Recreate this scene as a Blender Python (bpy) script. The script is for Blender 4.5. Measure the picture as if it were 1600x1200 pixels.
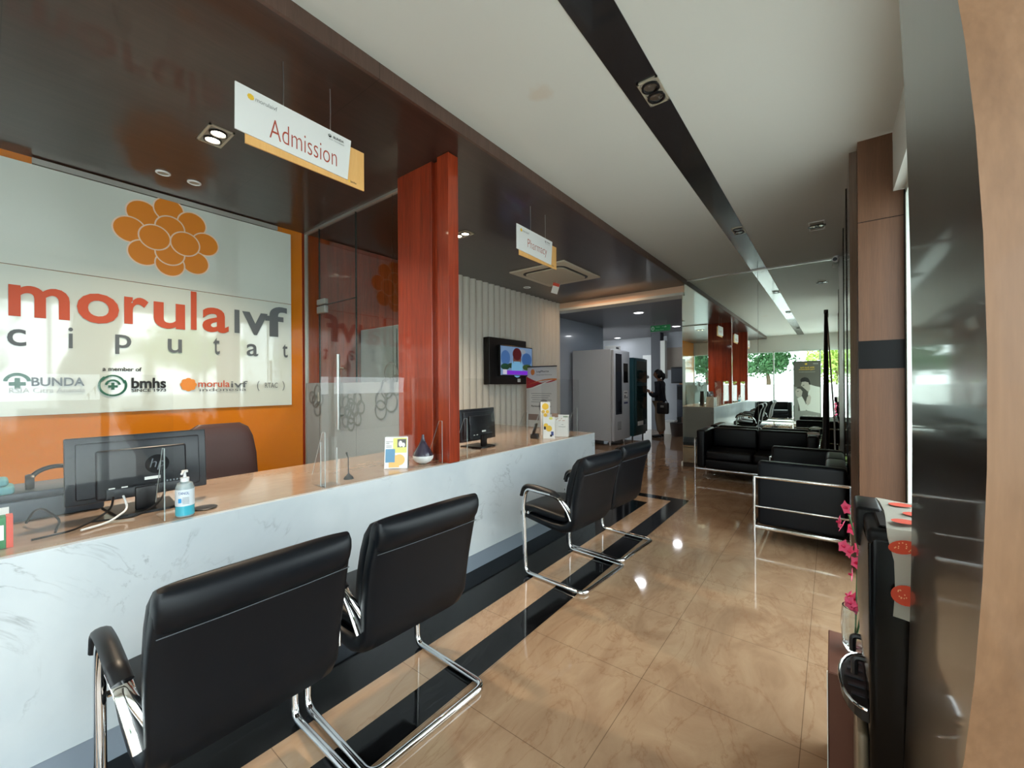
import bpy, bmesh, math, random
from mathutils import Vector, Matrix
random.seed(7)
for o in list(bpy.data.objects): bpy.data.objects.remove(o)
SC = bpy.context.scene
COL = SC.collection
PI = math.pi
V = Vector

# ------------------------------------------------------------------ camera
def cam_axes(yaw, pitch, roll):
    f = V((-math.sin(yaw)*math.cos(pitch), math.cos(yaw)*math.cos(pitch), math.sin(pitch)))
    r = V((math.cos(yaw), math.sin(yaw), 0)); u = r.cross(f)
    return r*math.cos(roll)+u*math.sin(roll), -r*math.sin(roll)+u*math.cos(roll), f
cd = bpy.data.cameras.new('camera'); cam = bpy.data.objects.new('camera', cd); COL.objects.link(cam)
r_, u_, f_ = cam_axes(math.radians(37.863), math.radians(0.0355), math.radians(-0.348))
m4 = Matrix((( r_.x, u_.x, -f_.x, 0), (r_.y, u_.y, -f_.y, 0), (r_.z, u_.z, -f_.z, 1.36), (0, 0, 0, 1)))
cam.matrix_world = m4
cd.sensor_width = 36; cd.lens = 642/1600*36; cd.clip_start = 0.02; cd.clip_end = 200
SC.camera = cam

# ------------------------------------------------------------------ world, exposure
w = bpy.data.worlds.new('sky'); SC.world = w; w.use_nodes = True
nt = w.node_tree; nt.nodes.clear()
out = nt.nodes.new('ShaderNodeOutputWorld'); bg = nt.nodes.new('ShaderNodeBackground')
bg.inputs[0].default_value = (0.86, 0.96, 1.0, 1); bg.inputs[1].default_value = 5.2
nt.links.new(bg.outputs[0], out.inputs[0])
SC.view_settings.view_transform = 'Standard'; SC.view_settings.look = 'None'
SC.view_settings.exposure = 0.4; SC.view_settings.gamma = 1; SC.view_settings.use_curve_mapping = False

def area_light(name, loc, size, power, color, rot=(0,0,0), sy=None, shape='RECTANGLE', spread=PI):
    l = bpy.data.lights.new(name, 'AREA'); l.shape = shape; l.size = size; l.size_y = sy or size
    l.energy = power; l.color = color; l.spread = spread
    o = bpy.data.objects.new(name, l); o.location = loc; o.rotation_euler = rot; COL.objects.link(o); return o

# ------------------------------------------------------------------ materials
def lin(c):
    return tuple(((v/255)/12.92 if v/255 <= .04045 else ((v/255+.055)/1.055)**2.4) for v in c)+(1,)
MC = {}
def pm(name, rgb, rough=.5, metal=0, coat=0, spec=.5, emit=None, es=0, trans=0, ior=1.45, alpha=1, srgb=True):
    if name in MC: return MC[name]
    m = bpy.data.materials.new(name); m.use_nodes = True
    p = m.node_tree.nodes['Principled BSDF']
    p.inputs['Base Color'].default_value = lin(rgb) if srgb else rgb
    p.inputs['Roughness'].default_value = rough; p.inputs['Metallic'].default_value = metal
    p.inputs['Coat Weight'].default_value = coat; p.inputs['Coat Roughness'].default_value = .05
    p.inputs['Specular IOR Level'].default_value = spec; p.inputs['IOR'].default_value = ior
    p.inputs['Transmission Weight'].default_value = trans; p.inputs['Alpha'].default_value = alpha
    if emit: p.inputs['Emission Color'].default_value = lin(emit); p.inputs['Emission Strength'].default_value = es
    MC[name] = m; return m
def P(m): return m.node_tree.nodes['Principled BSDF']
def N(m, t, **k):
    n = m.node_tree.nodes.new(t)
    for a, b in k.items(): setattr(n, a, b)
    return n
def L(m, a, b): m.node_tree.links.new(a, b)
def coords(m, scale=(1,1,1), rot=(0,0,0), loc=(0,0,0)):
    t = N(m, 'ShaderNodeTexCoord'); g = N(m, 'ShaderNodeMapping')
    g.inputs['Scale'].default_value = scale; g.inputs['Rotation'].default_value = rot; g.inputs['Location'].default_value = loc
    L(m, t.outputs['Object'], g.inputs[0]); return g.outputs[0]
def noise(m, vec, scale, detail=6, rough=.6, dist=0):
    n = N(m, 'ShaderNodeTexNoise'); n.inputs['Scale'].default_value = scale; n.inputs['Detail'].default_value = detail
    n.inputs['Roughness'].default_value = rough; n.inputs['Distortion'].default_value = dist
    L(m, vec, n.inputs['Vector']); return n.outputs['Fac']
def ramp(m, fac, stops):
    r = N(m, 'ShaderNodeValToRGB'); e = r.color_ramp.elements
    while len(e) < len(stops): e.new(.5)
    for i, (p, c) in enumerate(stops): e[i].position = p; e[i].color = c
    L(m, fac, r.inputs[0]); return r.outputs[0]
def mix(m, fac, a, b, mode='MIX'):
    x = N(m, 'ShaderNodeMix', data_type='RGBA', blend_type=mode)
    for s, v in ((0, fac), (6, a), (7, b)):
        if hasattr(v, 'links'): L(m, v, x.inputs[s])
        else: x.inputs[s].default_value = v
    return x.outputs[2]
def mth(m, op, a, b=0.0, c=0.0):
    n = N(m, 'ShaderNodeMath', operation=op)
    for i, v in enumerate((a, b, c)):
        if hasattr(v, 'links'): L(m, v, n.inputs[i])
        else: n.inputs[i].default_value = v
    return n.outputs[0]
def wood(name, dark, mid, light, grain=(30, 30, 1.6), rough=.35, coat=.3, scale=1.0, joints=None):
    m = pm(name, mid, rough, coat=coat); v = coords(m, grain)
    f = noise(m, v, scale, 8, .65, .6)
    c = ramp(m, f, [(.28, lin(dark)), (.5, lin(mid)), (.72, lin(light))])
    v2 = coords(m, tuple(g*4 for g in grain)); f2 = noise(m, v2, scale*2, 3, .5)
    c = mix(m, .25, c, ramp(m, f2, [(.35, lin(dark)), (.65, lin(light))]))
    if joints:
        t = N(m, 'ShaderNodeTexCoord'); s = N(m, 'ShaderNodeSeparateXYZ'); L(m, t.outputs['Object'], s.inputs[0])
        for ax, off, step in joints:
            q = mth(m, 'FRACT', mth(m, 'DIVIDE', mth(m, 'SUBTRACT', s.outputs[ax], off), step))
            lt = mth(m, 'LESS_THAN', q, .004/step)
            c = mix(m, mth(m, 'MULTIPLY', lt, .75), c, (0.01, .005, .004, 1))
    L(m, c, P(m).inputs['Base Color']); return m

white_paint = pm('white_paint', (214, 216, 210), .6)
ceil_paint = pm('ceiling_paint', (205, 208, 203), .55)
_t = N(ceil_paint, 'ShaderNodeTexCoord'); _d = N(ceil_paint, 'ShaderNodeVectorMath', operation='DISTANCE'); L(ceil_paint, _t.outputs['Object'], _d.inputs[0]); _d.inputs[1].default_value = (-1.32, 1.98, 3.04)
_n = noise(ceil_paint, coords(ceil_paint), 14, 3); _k = mth(ceil_paint, 'ADD', _d.outputs['Value'], mth(ceil_paint, 'MULTIPLY', _n, .12))
L(ceil_paint, mix(ceil_paint, ramp(ceil_paint, _k, [(.10, (.3,.3,.3,1)), (.15, (0,0,0,1))]), lin((205,208,203)), lin((196,170,140))), P(ceil_paint).inputs['Base Color'])
mullion = pm('white_aluminium', (205, 215, 208), .4)
soffit_wood = wood('dark_soffit_laminate', (44, 31, 27), (54, 39, 34), (64, 47, 41), (22, 1.2, 22), .3, .25, joints=[('Y', 1.27, 1.22)])
fascia_wood = wood('fascia_laminate', (70, 52, 44), (82, 61, 52), (94, 71, 61), (20, 20, 1.5), .45, .1, joints=[('Y', 1.27, 2.44)])
red_wood = wood('red_mahogany_laminate', (92, 28, 12), (138, 46, 20), (166, 66, 32), (14, 14, .7), .3, .45, 1.2)
brown_wood = wood('brown_column_laminate', (84, 56, 38), (97, 66, 45), (109, 76, 53), (24, 24, 1.0), .45, .05)
near_wood = wood('tan_brown_laminate', (106, 76, 52), (120, 88, 62), (132, 99, 72), (16, 16, .9), .5, .1)
dark_gloss = wood('dark_glossy_laminate', (34, 26, 22), (38, 30, 25), (48, 38, 31), (18, 18, .6), .28, .5)
side_gloss = wood('side_panel_laminate', (80, 62, 50), (98, 78, 64), (112, 92, 76), (18, 18, .6), .16, .7)
black_gloss = pm('black_gloss_strip', (26, 29, 33), .22, coat=.3)
black_band = pm('black_band_laminate', (14, 15, 16), .4, spec=.2)
leather = pm('black_leather', (6, 10, 16), .40, spec=.3)
chrome = pm('chrome', (225, 225, 225), .07, 1)
steel = pm('brushed_steel', (170, 172, 170), .28, 1)
black_pl = pm('black_plastic', (20, 21, 24), .38)
dark_pl = pm('dark_grey_plastic', (48, 52, 58), .4)
grey_pl = pm('grey_plastic', (118, 126, 132), .45)
white_pl = pm('white_plastic', (226, 228, 228), .35)
white_gl = pm('white_gloss_board', (202, 210, 202), .05, coat=1, spec=.8)
orange_gl = pm('orange_gloss_wall', (200, 116, 26), .1, coat=.5)
orange_ink = pm('orange_vinyl', (222, 134, 42), .35)
red_ink = pm('orange_red_vinyl', (186, 72, 36), .35)
grey_ink = pm('grey_vinyl', (88, 94, 98), .4)
pale_ink = pm('pale_outline_vinyl', (235, 205, 180), .4)
paper = pm('white_paper', (232, 232, 228), .6)
yellow_ink = pm('yellow_ink', (232, 190, 60), .5)
green_ink = pm('dark_green_ink', (20, 92, 70), .45)
black_ink = pm('black_ink', (22, 24, 26), .5)
brick_ink = pm('red_brown_ink', (168, 72, 52), .5)
sign_tan = wood('sign_tan_board', (222, 168, 98), (228, 176, 108), (234, 184, 118), (40, 40, 3), .5, 0)
counter_top = wood('beige_counter_top', (150, 128, 110), (160, 138, 119), (170, 148, 129), (6, 2, 6), .16, .4)
alu = pm('satin_aluminium', (190, 190, 184), .3, .8)
kick = pm('grey_kick_plate', (146, 156, 168), .3, .3)
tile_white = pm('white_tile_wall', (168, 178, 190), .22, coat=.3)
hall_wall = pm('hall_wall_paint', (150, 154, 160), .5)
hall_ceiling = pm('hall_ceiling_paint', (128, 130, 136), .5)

def marble():
    m = pm('white_marble', (216, 222, 226), .18, coat=.3)
    v = coords(m, (1, 1, 1.0), (.5, 0, 0))
    a = noise(m, v, 1.5, 7, .6, 1.2)
    vein = mth(m, 'ABSOLUTE', mth(m, 'SUBTRACT', a, .5))
    k = ramp(m, vein, [(0, (.85,.85,.85,1)), (.005, (.3,.3,.3,1)), (.015, (0,0,0,1))])
    g = ramp(m, noise(m, v, 2.2, 3), [(.50, (0,0,0,1)), (.68, (.9,.9,.9,1))])
    k2 = mix(m, 1, k, g, 'MULTIPLY')
    base = ramp(m, noise(m, v, 1.1, 5, .6, .5), [(.3, lin((182,190,196))), (.7, lin((204,209,211)))])
    L(m, mix(m, k2, base, lin((128,130,134))), P(m).inputs['Base Color']); return m
marble_m = marble()
def granite(name, cols, rough=.06, tiles=True, veins=True):
    m = pm(name, (160, 130, 100), rough, spec=.6 if tiles else .3)
    v = coords(m, (1, .55, 1), (0, 0, .6))
    f = noise(m, v, 3.2, 9, .62, 1.4)
    c = ramp(m, f, [(.3, lin(cols[0])), (.5, lin(cols[1])), (.7, lin(cols[2]))])
    if veins:
        a = noise(m, coords(m, (1, .35, 1), (0, 0, .8)), 2.6, 8, .62, 2.0)
        k = ramp(m, mth(m, 'ABSOLUTE', mth(m, 'SUBTRACT', a, .5)), [(0, (.45,.45,.45,1)), (.010, (.12,.12,.12,1)), (.03, (0,0,0,1))])
        c = mix(m, k, c, lin(cols[3]))
    if tiles:
        t = N(m, 'ShaderNodeTexCoord'); s = N(m, 'ShaderNodeSeparateXYZ'); L(m, t.outputs['Object'], s.inputs[0])
        for ax, off in (('X', -.7), ('Y', 1.857)):
            q = mth(m, 'FRACT', mth(m, 'DIVIDE', mth(m, 'SUBTRACT', s.outputs[ax], off), .6))
            lt = mth(m, 'LESS_THAN', q, .005)
            c = mix(m, mth(m, 'MULTIPLY', lt, .6), c, lin((70, 52, 38)))
    L(m, c, P(m).inputs['Base Color']); return m
floor_m = granite('beige_granite_tiles', ((134,106,82), (150,122,96), (164,138,110), (124,88,62)))
beige_band = granite('beige_granite_border', ((148,118,92), (162,132,104), (174,146,118), (134,98,70)), tiles=True)
black_gran = granite('black_granite_border', ((5,5,6), (10,10,11), (17,17,19), (40,40,42)), .07, tiles=False)

def glass_mat(name, tint=(1,1,1,1), refl=1.0, haze=0.0):
    m = bpy.data.materials.new(name); m.use_nodes = True; t = m.node_tree; t.nodes.clear()
    o = t.nodes.new('ShaderNodeOutputMaterial'); tr = t.nodes.new('ShaderNodeBsdfTransparent'); g = t.nodes.new('ShaderNodeBsdfGlossy')
    tr.inputs[0].default_value = tint; g.inputs['Roughness'].default_value = .0
    fr = t.nodes.new('ShaderNodeFresnel'); ge = t.nodes.new('ShaderNodeNewGeometry'); ma = t.nodes.new('ShaderNodeMath'); ma.operation = 'MULTIPLY_ADD'
    ma.inputs[1].default_value = 1/1.5-1.5; ma.inputs[2].default_value = 1.5; t.links.new(ge.outputs['Backfacing'], ma.inputs[0]); t.links.new(ma.outputs[0], fr.inputs[0])
    mu = t.nodes.new('ShaderNodeMath'); mu.operation = 'MULTIPLY'; mu.inputs[1].default_value = refl; mu.use_clamp = True
    mx = t.nodes.new('ShaderNodeMixShader')
    t.links.new(fr.outputs[0], mu.inputs[0]); t.links.new(mu.outputs[0], mx.inputs[0])
    t.links.new(tr.outputs[0], mx.inputs[1]); t.links.new(g.outputs[0], mx.inputs[2])
    last = mx.outputs[0]
    if haze:
        d = t.nodes.new('ShaderNodeBsdfDiffuse'); d.inputs[0].default_value = (.36,.40,.40,1)
        m2 = t.nodes.new('ShaderNodeMixShader'); m2.inputs[0].default_value = haze
        t.links.new(last, m2.inputs[1]); t.links.new(d.outputs[0], m2.inputs[2]); last = m2.outputs[0]
    t.links.new(last, o.inputs[0]); return m
glass = glass_mat('clear_glass', (.95,.98,.965,1), 1.0)
win_glass = glass_mat('window_glass', (.97,.99,.98,1), .6)
acrylic = glass_mat('clear_acrylic', (.98,.985,.985,1), .6)
dark_glass = glass_mat('smoked_glass', (.80,.83,.82,1), .8)
frost = glass_mat('frosted_film', (.72,.76,.76,1), .5, .55)
etched = pm('cut_out_outline', (84,92,90), .4)
mir = pm('mirror_silver', (222, 232, 224), .0, 1)

def spotted(name, base, spot, scale=9, thr=.3):
    m = pm(name, base, .8); v = coords(m)
    vo = N(m, 'ShaderNodeTexVoronoi'); vo.inputs['Scale'].default_value = scale; vo.inputs['Randomness'].default_value = .45; L(m, v, vo.inputs['Vector'])
    f = mth(m, 'LESS_THAN', vo.outputs['Distance'], thr)
    dots = noise(m, v, 160, 2)
    sc_ = mix(m, ramp(m, dots, [(.56, (0,0,0,1)), (.6, (1,1,1,1))]), lin(spot), lin((240, 190, 150)))
    L(m, mix(m, f, lin(base), sc_), P(m).inputs['Base Color']); return m

# ------------------------------------------------------------------ mesh helpers
OFF = {}
def link_mesh(name, bm, mat, parent=None, smooth=False):
    me = bpy.data.meshes.new(name)
    bmesh.ops.recalc_face_normals(bm, faces=bm.faces) if smooth is not None else None
    off = OFF.get(parent.name) if parent is not None else None
    if off is not None: bmesh.ops.translate(bm, verts=bm.verts, vec=-off)
    bm.to_mesh(me); bm.free()
    for mm in (mat if isinstance(mat, (list, tuple)) else [mat]): me.materials.append(mm)
    if smooth:
        me.polygons.foreach_set('use_smooth', [True]*len(me.polygons))
        try: me.set_sharp_from_angle(angle=math.radians(smooth if smooth is not True else 40))
        except Exception: pass
    o = bpy.data.objects.new(name, me); COL.objects.link(o)
    if parent is not None:
        o.parent = parent
        if off is not None: OFF[o.name] = off
    return o
def thing(name, label, cat, loc=(0,0,0), group=None, world=True, rz=0):
    o = bpy.data.objects.new(name, None); COL.objects.link(o); o.location = loc; o.rotation_euler = (0,0,rz)
    o.empty_display_size = .1
    o['label'] = label; o['category'] = cat
    if group: o['group'] = group
    if world: OFF[o.name] = V(loc)
    return o
def tag(o, label, cat, group=None, kind=None):
    o['label'] = label; o['category'] = cat
    if group: o['group'] = group
    if kind: o['kind'] = kind
    return o
def struct(name, bm, mat, smooth=False):
    o = link_mesh(name, bm, mat, None, smooth); o['kind'] = 'structure'; return o
def nb(): return bmesh.new()
def box(bm, x0, y0, z0, x1, y1, z1, bev=0, seg=2, mi=0):
    r = bmesh.ops.create_cube(bm, size=1)
    vs = r['verts']
    for v in vs:
        v.co = V(((x0+x1)/2+v.co.x*(x1-x0), (y0+y1)/2+v.co.y*(y1-y0), (z0+z1)/2+v.co.z*(z1-z0)))
    es = list({e for v in vs for e in v.link_edges}); fs = list({f for v in vs for f in v.link_faces})
    for f in fs: f.material_index = mi
    if bev:
        rr = bmesh.ops.bevel(bm, geom=es, offset=bev, segments=seg, affect='EDGES', profile=.5, clamp_overlap=True)
        for f in rr['faces']: f.material_index = mi
    return bm
def rbox(bm, c, size, rot=None, bev=0, seg=2, mi=0):
    b2 = nb(); box(b2, -size[0]/2, -size[1]/2, -size[2]/2, size[0]/2, size[1]/2, size[2]/2, bev, seg, mi)
    M = Matrix.Translation(c) @ (rot.to_4x4() if rot else Matrix.Identity(4))
    b2.transform(M); merge(bm, b2); return bm
def merge(bm, b2):
    me = bpy.data.meshes.new('tmp'); b2.to_mesh(me); b2.free(); bm.from_mesh(me); bpy.data.meshes.remove(me)
def frames(pts, closed=False):
    pts = [V(p) for p in pts]; n = len(pts); T = []
    for i in range(n):
        a = pts[(i-1) % n] if (closed or i > 0) else pts[i]; b = pts[(i+1) % n] if (closed or i < n-1) else pts[i]
        T.append((b-a).normalized())
    up = V((0,0,1)) if abs(T[0].z) < .9 else V((1,0,0))
    U = (up - T[0]*up.dot(T[0])).normalized(); R = []
    for i in range(n):
        U = (U - T[i]*U.dot(T[i])).normalized(); R.append((pts[i], T[i].cross(U).normalized(), U.copy()))
    return R
def tube(bm, pts, r, seg=10, closed=False, rh=None, mi=0):
    fr = frames(pts, closed); rings = []
    for i, (p, a, b) in enumerate(fr):
        rr = r[i] if isinstance(r, (list, tuple)) else r; r2 = rh if rh else rr
        rings.append([bm.verts.new(p + a*math.cos(2*PI*k/seg)*rr + b*math.sin(2*PI*k/seg)*r2) for k in range(seg)])
    skin(bm, rings, closed, mi); return bm
def skin(bm, rings, closed=False, mi=0, caps=True):
    n = len(rings); seg = len(rings[0])
    for i in range(n if closed else n-1):
        A = rings[i]; B = rings[(i+1) % n]
        for k in range(seg):
            f = bm.faces.new((A[k], A[(k+1) % seg], B[(k+1) % seg], B[k])); f.material_index = mi
    if not closed and caps:
        bm.faces.new(list(reversed(rings[0]))).material_index = mi; bm.faces.new(rings[-1]).material_index = mi
def fillet(pts, r, n=6, closed=False):
    pts = [V(p) for p in pts]; out = []; N_ = len(pts)
    for i, p in enumerate(pts):
        if not closed and i in (0, N_-1): out.append(p); continue
        a = pts[(i-1) % N_]; b = pts[(i+1) % N_]; rr = min(r, (a-p).length*.48, (b-p).length*.48)
        s = p+(a-p).normalized()*rr; e = p+(b-p).normalized()*rr
        for k in range(n+1):
            t = k/n; out.append(s*(1-t)**2 + p*2*t*(1-t) + e*t*t)
    return out
def lathe(bm, prof, c=(0,0,0), seg=24, mi=0):
    rings = [[bm.verts.new(V(c)+V((r*math.cos(2*PI*k/seg), r*math.sin(2*PI*k/seg), z))) for k in range(seg)] for r, z in prof]
    skin(bm, rings, False, mi); return bm
def loft(bm, stations, seg=24, pw=4, mi=0):
    """stations: (x, z, half_thickness, half_width, nx, nz) super-ellipse rings, width along y"""
    rings = []
    for (x, z, t, wd, nx, nz) in stations:
        ring = []
        for k in range(seg):
            a = 2*PI*k/seg; ca, sa = math.cos(a), math.sin(a)
            u = math.copysign(abs(ca)**(2/pw), ca)*wd; v = math.copysign(abs(sa)**(2/pw), sa)*t
            ring.append(bm.verts.new((x+nx*v, u, z+nz*v)))
        rings.append(ring)
    skin(bm, rings, False, mi); return bm
def loftpath(bm, pts, seg=28, pw=4, mi=0):
    """pts: (x, z, t, w) ; normals computed"""
    st = []
    for i, p in enumerate(pts):
        a = pts[max(0, i-1)]; b = pts[min(len(pts)-1, i+1)]
        d = V((b[0]-a[0], b[1]-a[1])).normalized(); st.append((p[0], p[1], p[2], p[3], -d.y, d.x))
    return loft(bm, st, seg, pw, mi)
def dup(root, loc=None, rz=None, label=None):
    r = root.copy(); COL.objects.link(r)
    if loc is not None: r.location = loc
    if rz is not None: r.rotation_euler = (0,0,rz)
    if label: r['label'] = label
    for ch in [o for o in COL.objects if o.parent == root]:
        c = ch.copy(); COL.objects.link(c); c.parent = r
        for g in [o for o in COL.objects if o.parent == ch]:
            d = g.copy(); COL.objects.link(d); d.parent = c
    return r
# ---- flat artwork on a plane
TXT = {}
def text_mesh(s, off=0.0, shear=0.0):
    k = (s, off, shear)
    if k in TXT: return TXT[k]
    cu = bpy.data.curves.new('t', 'FONT'); cu.body = s; cu.offset = off; cu.shear = shear; cu.resolution_u = 4; cu.fill_mode = 'FRONT' if hasattr(cu, 'fill_mode') else cu.fill_mode
    o = bpy.data.objects.new('t', cu); COL.objects.link(o); bpy.context.view_layer.update()
    me = bpy.data.meshes.new_from_object(o.evaluated_get(bpy.context.evaluated_depsgraph_get()))
    bpy.data.objects.remove(o); bpy.data.curves.remove(cu)
    vs = [v.co.copy() for v in me.vertices]; fs = [tuple(p.vertices) for p in me.polygons]; bpy.data.meshes.remove(me)
    x0 = min(v.x for v in vs); x1 = max(v.x for v in vs); y0 = min(v.y for v in vs); y1 = max(v.y for v in vs)
    TXT[k] = (vs, fs, x0, x1, y0, y1); return TXT[k]
class Art:
    def __init__(s, o, right, up, mats=None):
        s.o = V(o); s.r = V(right).normalized(); s.u = V(up).normalized(); s.n = s.r.cross(s.u); s.bm = nb(); s.m = []; s.lift = .0008; s.k = 0
    def mi(s, m):
        if m not in s.m: s.m.append(m)
        return s.m.index(m)
    def at(s, x, y, l=0): return s.o + s.r*x + s.u*y + s.n*l
    def poly(s, pts, m, l=None):
        s.k += 1; l = s.lift*(1+.25*s.k) if l is None else l
        f = s.bm.faces.new([s.bm.verts.new(s.at(x, y, l)) for x, y in pts]); f.material_index = s.mi(m)
    def rect(s, x0, y0, x1, y1, m, l=None): s.poly([(x0,y0),(x1,y0),(x1,y1),(x0,y1)], m, l)
    def disc(s, x, y, rx, ry, m, rot=0, n=28, l=None, a0=0, a1=2*PI):
        c, d = math.cos(rot), math.sin(rot)
        s.poly([(x+rx*math.cos(a)*c-ry*math.sin(a)*d, y+rx*math.cos(a)*d+ry*math.sin(a)*c) for a in [a0+(a1-a0)*k/n for k in range(n if a1-a0 > 6.2 else n+1)]], m, l)
    def ring(s, x, y, rx, ry, wd, m, n=28, a0=0, a1=2*PI):
        s.k += 1; l = s.lift*(1+.25*s.k); full = a1-a0 > 6.2
        A = [a0+(a1-a0)*k/n for k in range(n if full else n+1)]
        o_ = [s.bm.verts.new(s.at(x+rx*math.cos(a), y+ry*math.sin(a), l)) for a in A]
        i_ = [s.bm.verts.new(s.at(x+(rx-wd)*math.cos(a), y+(ry-wd)*math.sin(a), l)) for a in A]
        for k in range(len(A) if full else len(A)-1):
            j = (k+1) % len(A); f = s.bm.faces.new((o_[k], o_[j], i_[j], i_[k])); f.material_index = s.mi(m)
    def text(s, st, x, y, w_, h, m, off=0.0, shear=0.0):
        vs, fs, x0, x1, y0, y1 = text_mesh(st, off, shear); s.k += 1; l = s.lift*(1+.25*s.k)
        sx = w_/(x1-x0); sy = h/(y1-y0) if h else sx
        nv = [s.bm.verts.new(s.at(x+(v.x-x0)*sx, y+(v.y-y0)*sy, l)) for v in vs]; mi = s.mi(m)
        for f in fs:
            try: s.bm.faces.new([nv[i] for i in f]).material_index = mi
            except ValueError: pass
    def done(s, name, parent):
        return link_mesh(name, s.bm, s.m, parent, None)
GR = [(-.17,.24,.155,.125),(.07,.27,.155,.135),(.28,.13,.155,.15),(-.3,.05,.15,.15),(.42,-.09,.145,.135),(-.17,-.2,.155,.145),(.3,-.27,.14,.14),(.09,-.33,.15,.14),(.08,.09,.15,.13),(.08,-.18,.15,.13),(-.07,0,.155,.15),(.21,-.06,.15,.15)]
def grape(a, x, y, sc, fill, line, lw=.012):
    for (gx, gy, rx, ry) in GR:
        a.disc(x+gx*sc, y+gy*sc, (rx+lw)*sc, (ry+lw)*sc, line, n=24); a.disc(x+gx*sc, y+gy*sc, (rx-lw*.2)*sc, (ry-lw*.2)*sc, fill, n=24)
def grape_rings(a, x, y, sc, m, wd=.02, which=None):
    for i, (gx, gy, rx, ry) in enumerate(GR):
        if which is None or i in which: a.ring(x+gx*sc, y+gy*sc, (rx+.01)*sc, (rx+.01)*sc, wd*sc, m)

CZ = 3.04; SZ = 2.955; BX = -4.35; CX = -2.065; CT = .82; YM = 7.05; YF = -3.5; RX = .42

# ================================================================== SETTING
b = nb()
def quad(bm, pts, mi=0):
    f = bm.faces.new([bm.verts.new(p) for p in pts]); f.material_index = mi
# floor pieces in one slab mesh: field, beige band, black bands
def frect(bm, x0, y0, x1, y1, mi): quad(bm, [(x0,y0,0),(x1,y0,0),(x1,y1,0),(x0,y1,0)], mi)
b1x, b2x, b3x = -1.668, -1.472, -1.304
ye, ye1, ye2, ye3 = 4.62, 4.83, 5.02, 5.02
frect(b, b3x, YF, .9, 13.6, 0)
frect(b, -8, 5.02, b3x, 13.6, 0)
frect(b, b2x, YF, b3x, 5.02, 2)
frect(b, -8, 4.87, b2x, 5.02, 2)
frect(b, b1x, YF, b2x, 4.87, 1)
frect(b, -8, 4.66, b1x, 4.87, 1)
frect(b, -8, YF, b1x, 4.66, 2)
bmesh.ops.translate(b, verts=b.verts, vec=(0,0,0))
r = bmesh.ops.extrude_face_region(b, geom=b.faces[:]); 
bmesh.ops.translate(b, verts=[v for v in r['geom'] if isinstance(v, bmesh.types.BMVert)], vec=(0,0,-.05))
bmesh.ops.remove_doubles(b, verts=b.verts, dist=.0001)
struct('floor', b, [floor_m, beige_band, black_gran])

b = nb(); box(b, -1.85, YF, CZ, .8, YM, CZ+.08); struct('ceiling', b, ceil_paint)
b = nb(); box(b, BX-.2, YF, SZ, -1.87, YM, SZ+.15); struct('ceiling', b, soffit_wood)
b = nb(); box(b, -1.87, YF, SZ, -1.85, YM, CZ+.05); struct('trim_1', b, fascia_wood)
b = nb(); box(b, -.935, YF, CZ-.004, -.742, YM, CZ+.02); struct('trim_2', b, black_gloss)
# back wall (left of view): orange wall behind the board, wood beyond the glass partition, fluted wall
b = nb(); box(b, BX-.2, YF, 0, BX-.02, 2.05, SZ); struct('wall_left', b, orange_gl)
b = nb(); box(b, BX-.2, 2.05, 0, BX-.02, 3.9, SZ); struct('wall_left', b, red_wood)
flute_m = pm('cream_fluted_panel', (214, 212, 204), .5)
b = nb(); y = 3.9; n = int((YM-3.9)/.145)+1; st = (YM-.005-3.9)/n
prof = []
for i in range(n):
    for k in range(9):
        t = k/8; prof.append((BX+.035+.075*math.sin(PI*(.08+.62*t)), 3.9+(i+t*.90)*st))
    prof.append((BX-.0, 3.9+(i+.92)*st)); prof.append((BX-.0, 3.9+(i+.99)*st))
lo = [b.verts.new((x, y, .0)) for x, y in prof]; hi = [b.verts.new((x, y, SZ)) for x, y in prof]
for i in range(len(prof)-1): b.faces.new((lo[i], lo[i+1], hi[i+1], hi[i]))
struct('wall_left', b, flute_m)
b = nb(); box(b, BX-.25, 3.9, 0, BX+.01, YM, SZ); struct('wall_left', b, white_paint)
# header beam over the hall opening (lit cream)
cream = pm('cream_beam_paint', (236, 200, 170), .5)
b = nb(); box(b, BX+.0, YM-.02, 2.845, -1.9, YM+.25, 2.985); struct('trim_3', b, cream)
b = nb(); box(b, BX-.02, YM-.05, 2.80, -1.9, YM+.25, 2.845); struct('trim_4', b, white_paint)
b = nb(); box(b, BX-.05, YM-.005, 2.98, -1.9, YM+.2, 3.1); struct('wall_back', b, soffit_wood)
# stub wall that carries the mirror
b = nb(); box(b, -1.935, YM+.012, 0, .6, YM+.25, CZ+.05); struct('wall_back', b, white_paint)
b = nb(); box(b, -1.96, YM-.0, 0, -1.938, YM+.27, .07); struct('baseboard_1', b, white_paint)
# hall
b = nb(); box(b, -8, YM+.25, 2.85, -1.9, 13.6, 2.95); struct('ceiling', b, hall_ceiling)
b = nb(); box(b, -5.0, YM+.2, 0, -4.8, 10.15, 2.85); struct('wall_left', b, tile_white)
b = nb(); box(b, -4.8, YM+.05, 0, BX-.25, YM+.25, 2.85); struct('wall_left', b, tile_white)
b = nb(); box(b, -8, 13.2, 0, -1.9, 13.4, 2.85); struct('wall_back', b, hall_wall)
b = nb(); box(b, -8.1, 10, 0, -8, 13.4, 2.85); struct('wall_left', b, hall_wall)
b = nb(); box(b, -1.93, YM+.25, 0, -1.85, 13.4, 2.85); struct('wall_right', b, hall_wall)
b = nb(); box(b, -4.2, 12.1, 0, -3.93, 12.4, 2.85); struct('wall_pillar', b, pm('dark_grey_paint', (78,80,86), .5))
b = nb(); box(b, -3.93, 12.1, 1.5, -3.8, 12.35, 2.6); struct('trim_5', b, white_paint)
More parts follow.
